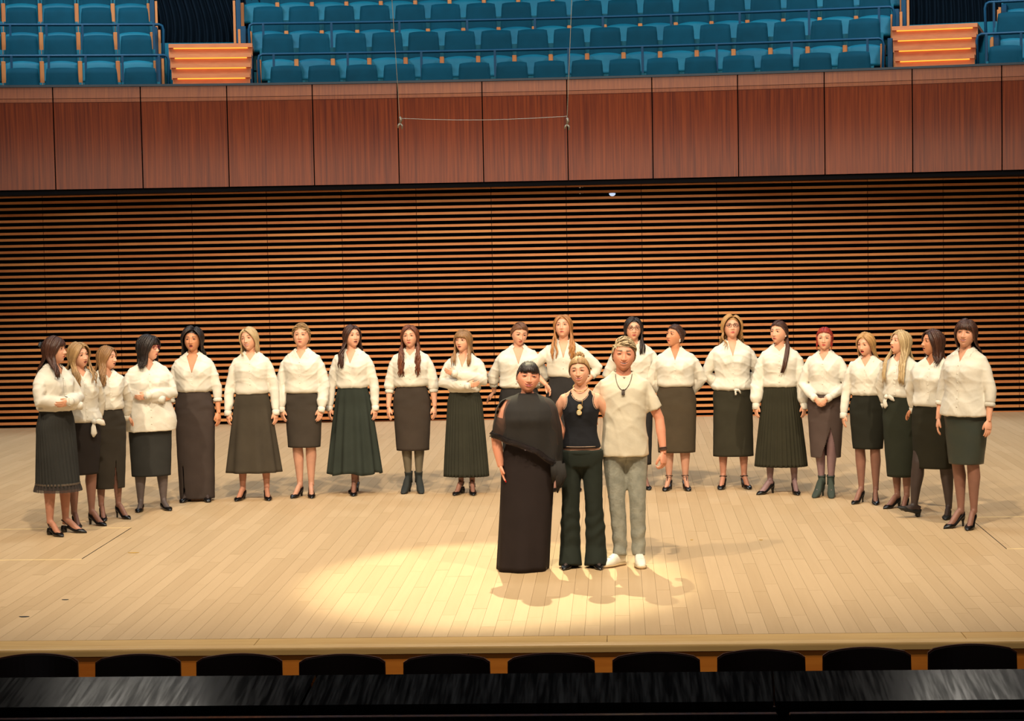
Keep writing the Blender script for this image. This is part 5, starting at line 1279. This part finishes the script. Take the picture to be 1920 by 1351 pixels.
ST = mat('pale_stitch', srgb(206, 176, 150), .7)
def stitch(P):
    b = MB(); b.tube(P, .0020, 5); out('stitch_line', b.V, b.F, ST, par=tank)
P = [(.083*math.sin(t), 0, 1.43-.112*math.cos(t)) for t in np.linspace(-1.0, 1.0, 20)]; stitch([(x, sy(tr, x*1.02, z-.004, .002), z) for x, _, z in P])
for s in (-1, 1):
    P = [(s*(.168-.064*math.cos(t)), 0, 1.325+.09*math.sin(t)) for t in np.linspace(-1.0, .75, 16)]; stitch([(x, sy(tr, x-s*.006, z, .002), z) for x, _, z in P])
P = [((rr_x), 0, hz+.014) for rr_x in np.linspace(-.12, .12, 20)]; stitch([(x, sy(tr, x, z, .002), z) for x, _, z in P])
PANT = cloth_m('dark_twill', (38, 44, 38), .85, bump=.2, bscale=10)
def trousers(spd, r, top_px, hemL, knee, thigh, folds, m, vox=.011, toe=0, foldz=.3, flarez=None):
    out, zpx, hl = r['out'], r['zpx'], r['hl']; g = Geo(); tz = zpx(top_px); rr = torso_rows(spd, .014)
    g.add(*rings([tuple(list(lerp_rows(rr, z))[:5])+(0,) for z in (.765, .82, .87, .92, tz-.03, tz)], 36)); g.ball((0, .012, .80), .082, 10)
    for s in (1, -1):
        fx, fy, fa, _, _ = r['feet'][s]; hx = .084*s
        P = [(hx*.95, .004, .84), (hx*.85+fx*.15, 0, .70), (hx*.5+fx*.5, fy*.5-.012, .47), (fx*.85+hx*.15, fy*.8-.004, .28), (fx, fy+.0, .12), (fx, fy-.012 if hemL is not None else fy-.035, -hl+.014 if hemL is None else hemL)]
        g.tube(P, [.090, thigh, knee, knee*(.92 if flarez is None else flarez), (knee*.84 if flarez is None else knee*flarez*1.03), (knee*.84 if flarez is None else knee*flarez*1.22)], 20)
    V, F = g.vf(); V, F = voxel(V, F, vox, 3); N = normals(V, F)
    z = V[:, 2]; a = folds*np.sin(z*58+3*np.sin(V[:, 0]*22)+V[:, 1]*14)*np.exp(-((z-foldz)/.16)**2) + wrinkle(V, folds*.5, 9)
    V = V + N*a[:, None]; return out('trousers', V, F, m), V, F
tro, V, F = trousers(B, r, 842, None, .072, .082, .0035, PANT, flarez=1.12)
b = MB(); tz = zpx(842); rr = lerp_rows(torso_rows(B, .008), tz-.015)
P = [(rr[1]*math.cos(t), rr[2]*math.sin(t), tz-.018) for t in np.linspace(0, 2*math.pi, 33)]; b.tube(P, .016, 8, flat=.2, up=np.array([(math.cos(t), math.sin(t), 0) for t in np.linspace(0, 2*math.pi, 33)])); out('waistband', b.V, b.F, PANT, par=tro)
b = MB(); P = [(.060*math.sin(t), .012-.066*math.cos(t)*(1.10 if math.cos(t) > 0 else .8), 1.425-.030*math.cos(t)) for t in np.linspace(0, 2*math.pi, 33)]; b.tube(P, .0028, 5)
out('necklace', b.V, b.F, getm('gold', lambda: mat('gold', srgb(214, 176, 110), .3, metal=.8)))
GL = mat('lens_amber', srgb(196, 186, 150), .12, spec=.8); b = MB(); y0 = sy(tr, 0, 1.26, .014)
for (x, z) in ((.002, 1.272), (-.005, 1.228)):
    b.tube([(x, y0, z), (x, y0-.008, z)], [.019, .018], 16)
g1 = out('sunglasses', b.V, b.F, GL, smooth=False); b = MB()
for (x, z) in ((.002, 1.272), (-.005, 1.228)): b.tube([(x+.020*math.cos(t), y0-.005, z+.020*math.sin(t)) for t in np.linspace(0, 2*math.pi, 21)], .003, 5)
b.tube([(.02, y0, 1.29), (.02, y0+.012, 1.33)], .0025, 5); out('glasses_frame', b.V, b.F, getm('gold', None), par=g1)

# man
Cc = dict(slim=True, armw=.92, legw=.80, px=(1175, 1058), tx=1165, top=634, yaw=3, male=True, head=(-2, 0, 3), hair='grey', style='crop', sweep=1, cropl=1.15, hairline=.078, vol=.005, hero=True, top_kind='shirt', tee=True, shirt=(222, 212, 190), waist=852, hemz=853, flare=.026, sleeve=-.28, loose=.012, vz=1.395, vw=.05,
          heel=.02, tights='none', armL=((.262, .02, 1.07), (.285, -.03, .83), (.05, -.15, -1), (-.6, -.8, 0), 'curl'), armR=((-.25, .10, 1.14), (-.22, .21, 1.03), (-.6, .25, -.1), (0, 0, 1), 'relax'), shoe='sneaker', shoec=(238, 234, 222), shoer=.6,
          mouth='smile', stance=.085, lip=(196, 110, 96), skin='pink', w=.86, sh=.90, hsz=1.02, fw=1.0, wr=.005, footR=dict(x=-.050, y=-.02, a=R_(-50)), footL=dict(x=.088, y=-.04, a=R_(4)),
          label='grey blond man in cream t-shirt, grey jeans and white sneakers, right of the front three')
r = person(Cc); out, zpx = r['out'], r['zpx']
JEAN = mat('grey_denim', srgb(152, 152, 140), .85, col2=srgb(124, 125, 115), nscale=14, tone=False, bump=.3, bscale=60)
tro, V, F = trousers(Cc, r, 846, .055, .062, .080, .0035, JEAN, foldz=.13)
tro.name = 'jeans'
tj = BVHTree.FromPolygons([tuple(v) for v in V], F)
def seam(P):
    b = MB(); b.tube([(x, sy(tj, x, z, .0015), z) for x, z in P], .0018, 5); out('seam', b.V, b.F, getm('seam', lambda: mat('seam', srgb(96, 96, 88), .8)), par=tro)
seam([(.004, z) for z in np.linspace(.83, .75, 7)])
tsh = [c for c in r['root'].children if c.name.startswith('t_shirt')][0]; S_ = r['Sc']; tv = [(v.co.x/S_, v.co.y/S_, v.co.z/S_-r['hl']) for v in tsh.data.vertices]; tt = BVHTree.FromPolygons(tv, [tuple(p.vertices) for p in tsh.data.polygons])
b = MB(); P = [(.062*math.sin(t)-.012*max(0, math.cos(t)), .014+.062*abs(math.cos(t)) if math.cos(t) < 0 else 0, 1.425-.125*max(0, math.cos(t))**1.2) for t in np.linspace(0, 2*math.pi, 41)]
P = [(x, y if y else min(sy(tt, x, z, .005), .014-.07*math.cos((i_)/40*2*math.pi)), z) for i_, (x, y, z) in enumerate(P)]; b.tube(P, .0025, 5)
pn = out('pendant_cord', b.V, b.F, getm('cord', lambda: mat('cord', srgb(70, 58, 50), .6))); b = MB(); py_ = sy(tt, -.012, 1.28, .004); b.box(-.024, .0, py_-.012, py_, 1.262, 1.295, bev=.003); b.tube([(-.012, py_-.004, 1.295), (-.012, py_, 1.305)], .004, 6); out('pendant', b.V, b.F, getm('cord', None), par=pn)
w_ = np.array(r['L'][1]); d = np.array(r['L'][0])-w_; d /= np.linalg.norm(d)
for k, dz in enumerate((.012, .026)):
    c = w_+d*dz; T_, N_, B2 = frames(np.array([c, c+d*.01])); b = MB(); b.tube([tuple(c+.029*(math.cos(t)*N_[0]+math.sin(t)*B2[0])) for t in np.linspace(0, 2*math.pi, 21)], .0045 if k else .006, 6); out('bracelet', b.V, b.F, getm('bracelet', lambda: mat('bracelet', srgb(60, 44, 36), .5)))
# neckband and sleeve hems of the t-shirt
ts = [c for c in r['root'].children if c.name.startswith('t_shirt')][0]
b = MB(); b.tube([(.070*math.sin(t), .012-.070*math.cos(t), 1.412-.022*math.cos(t)) for t in np.linspace(0, 2*math.pi, 33)], .009, 8, flat=.5, up=np.array([(math.sin(t), -math.cos(t), 0) for t in np.linspace(0, 2*math.pi, 33)])); out('neckband', b.V, b.F, getm('shirt_222_212_190', None), par=ts)
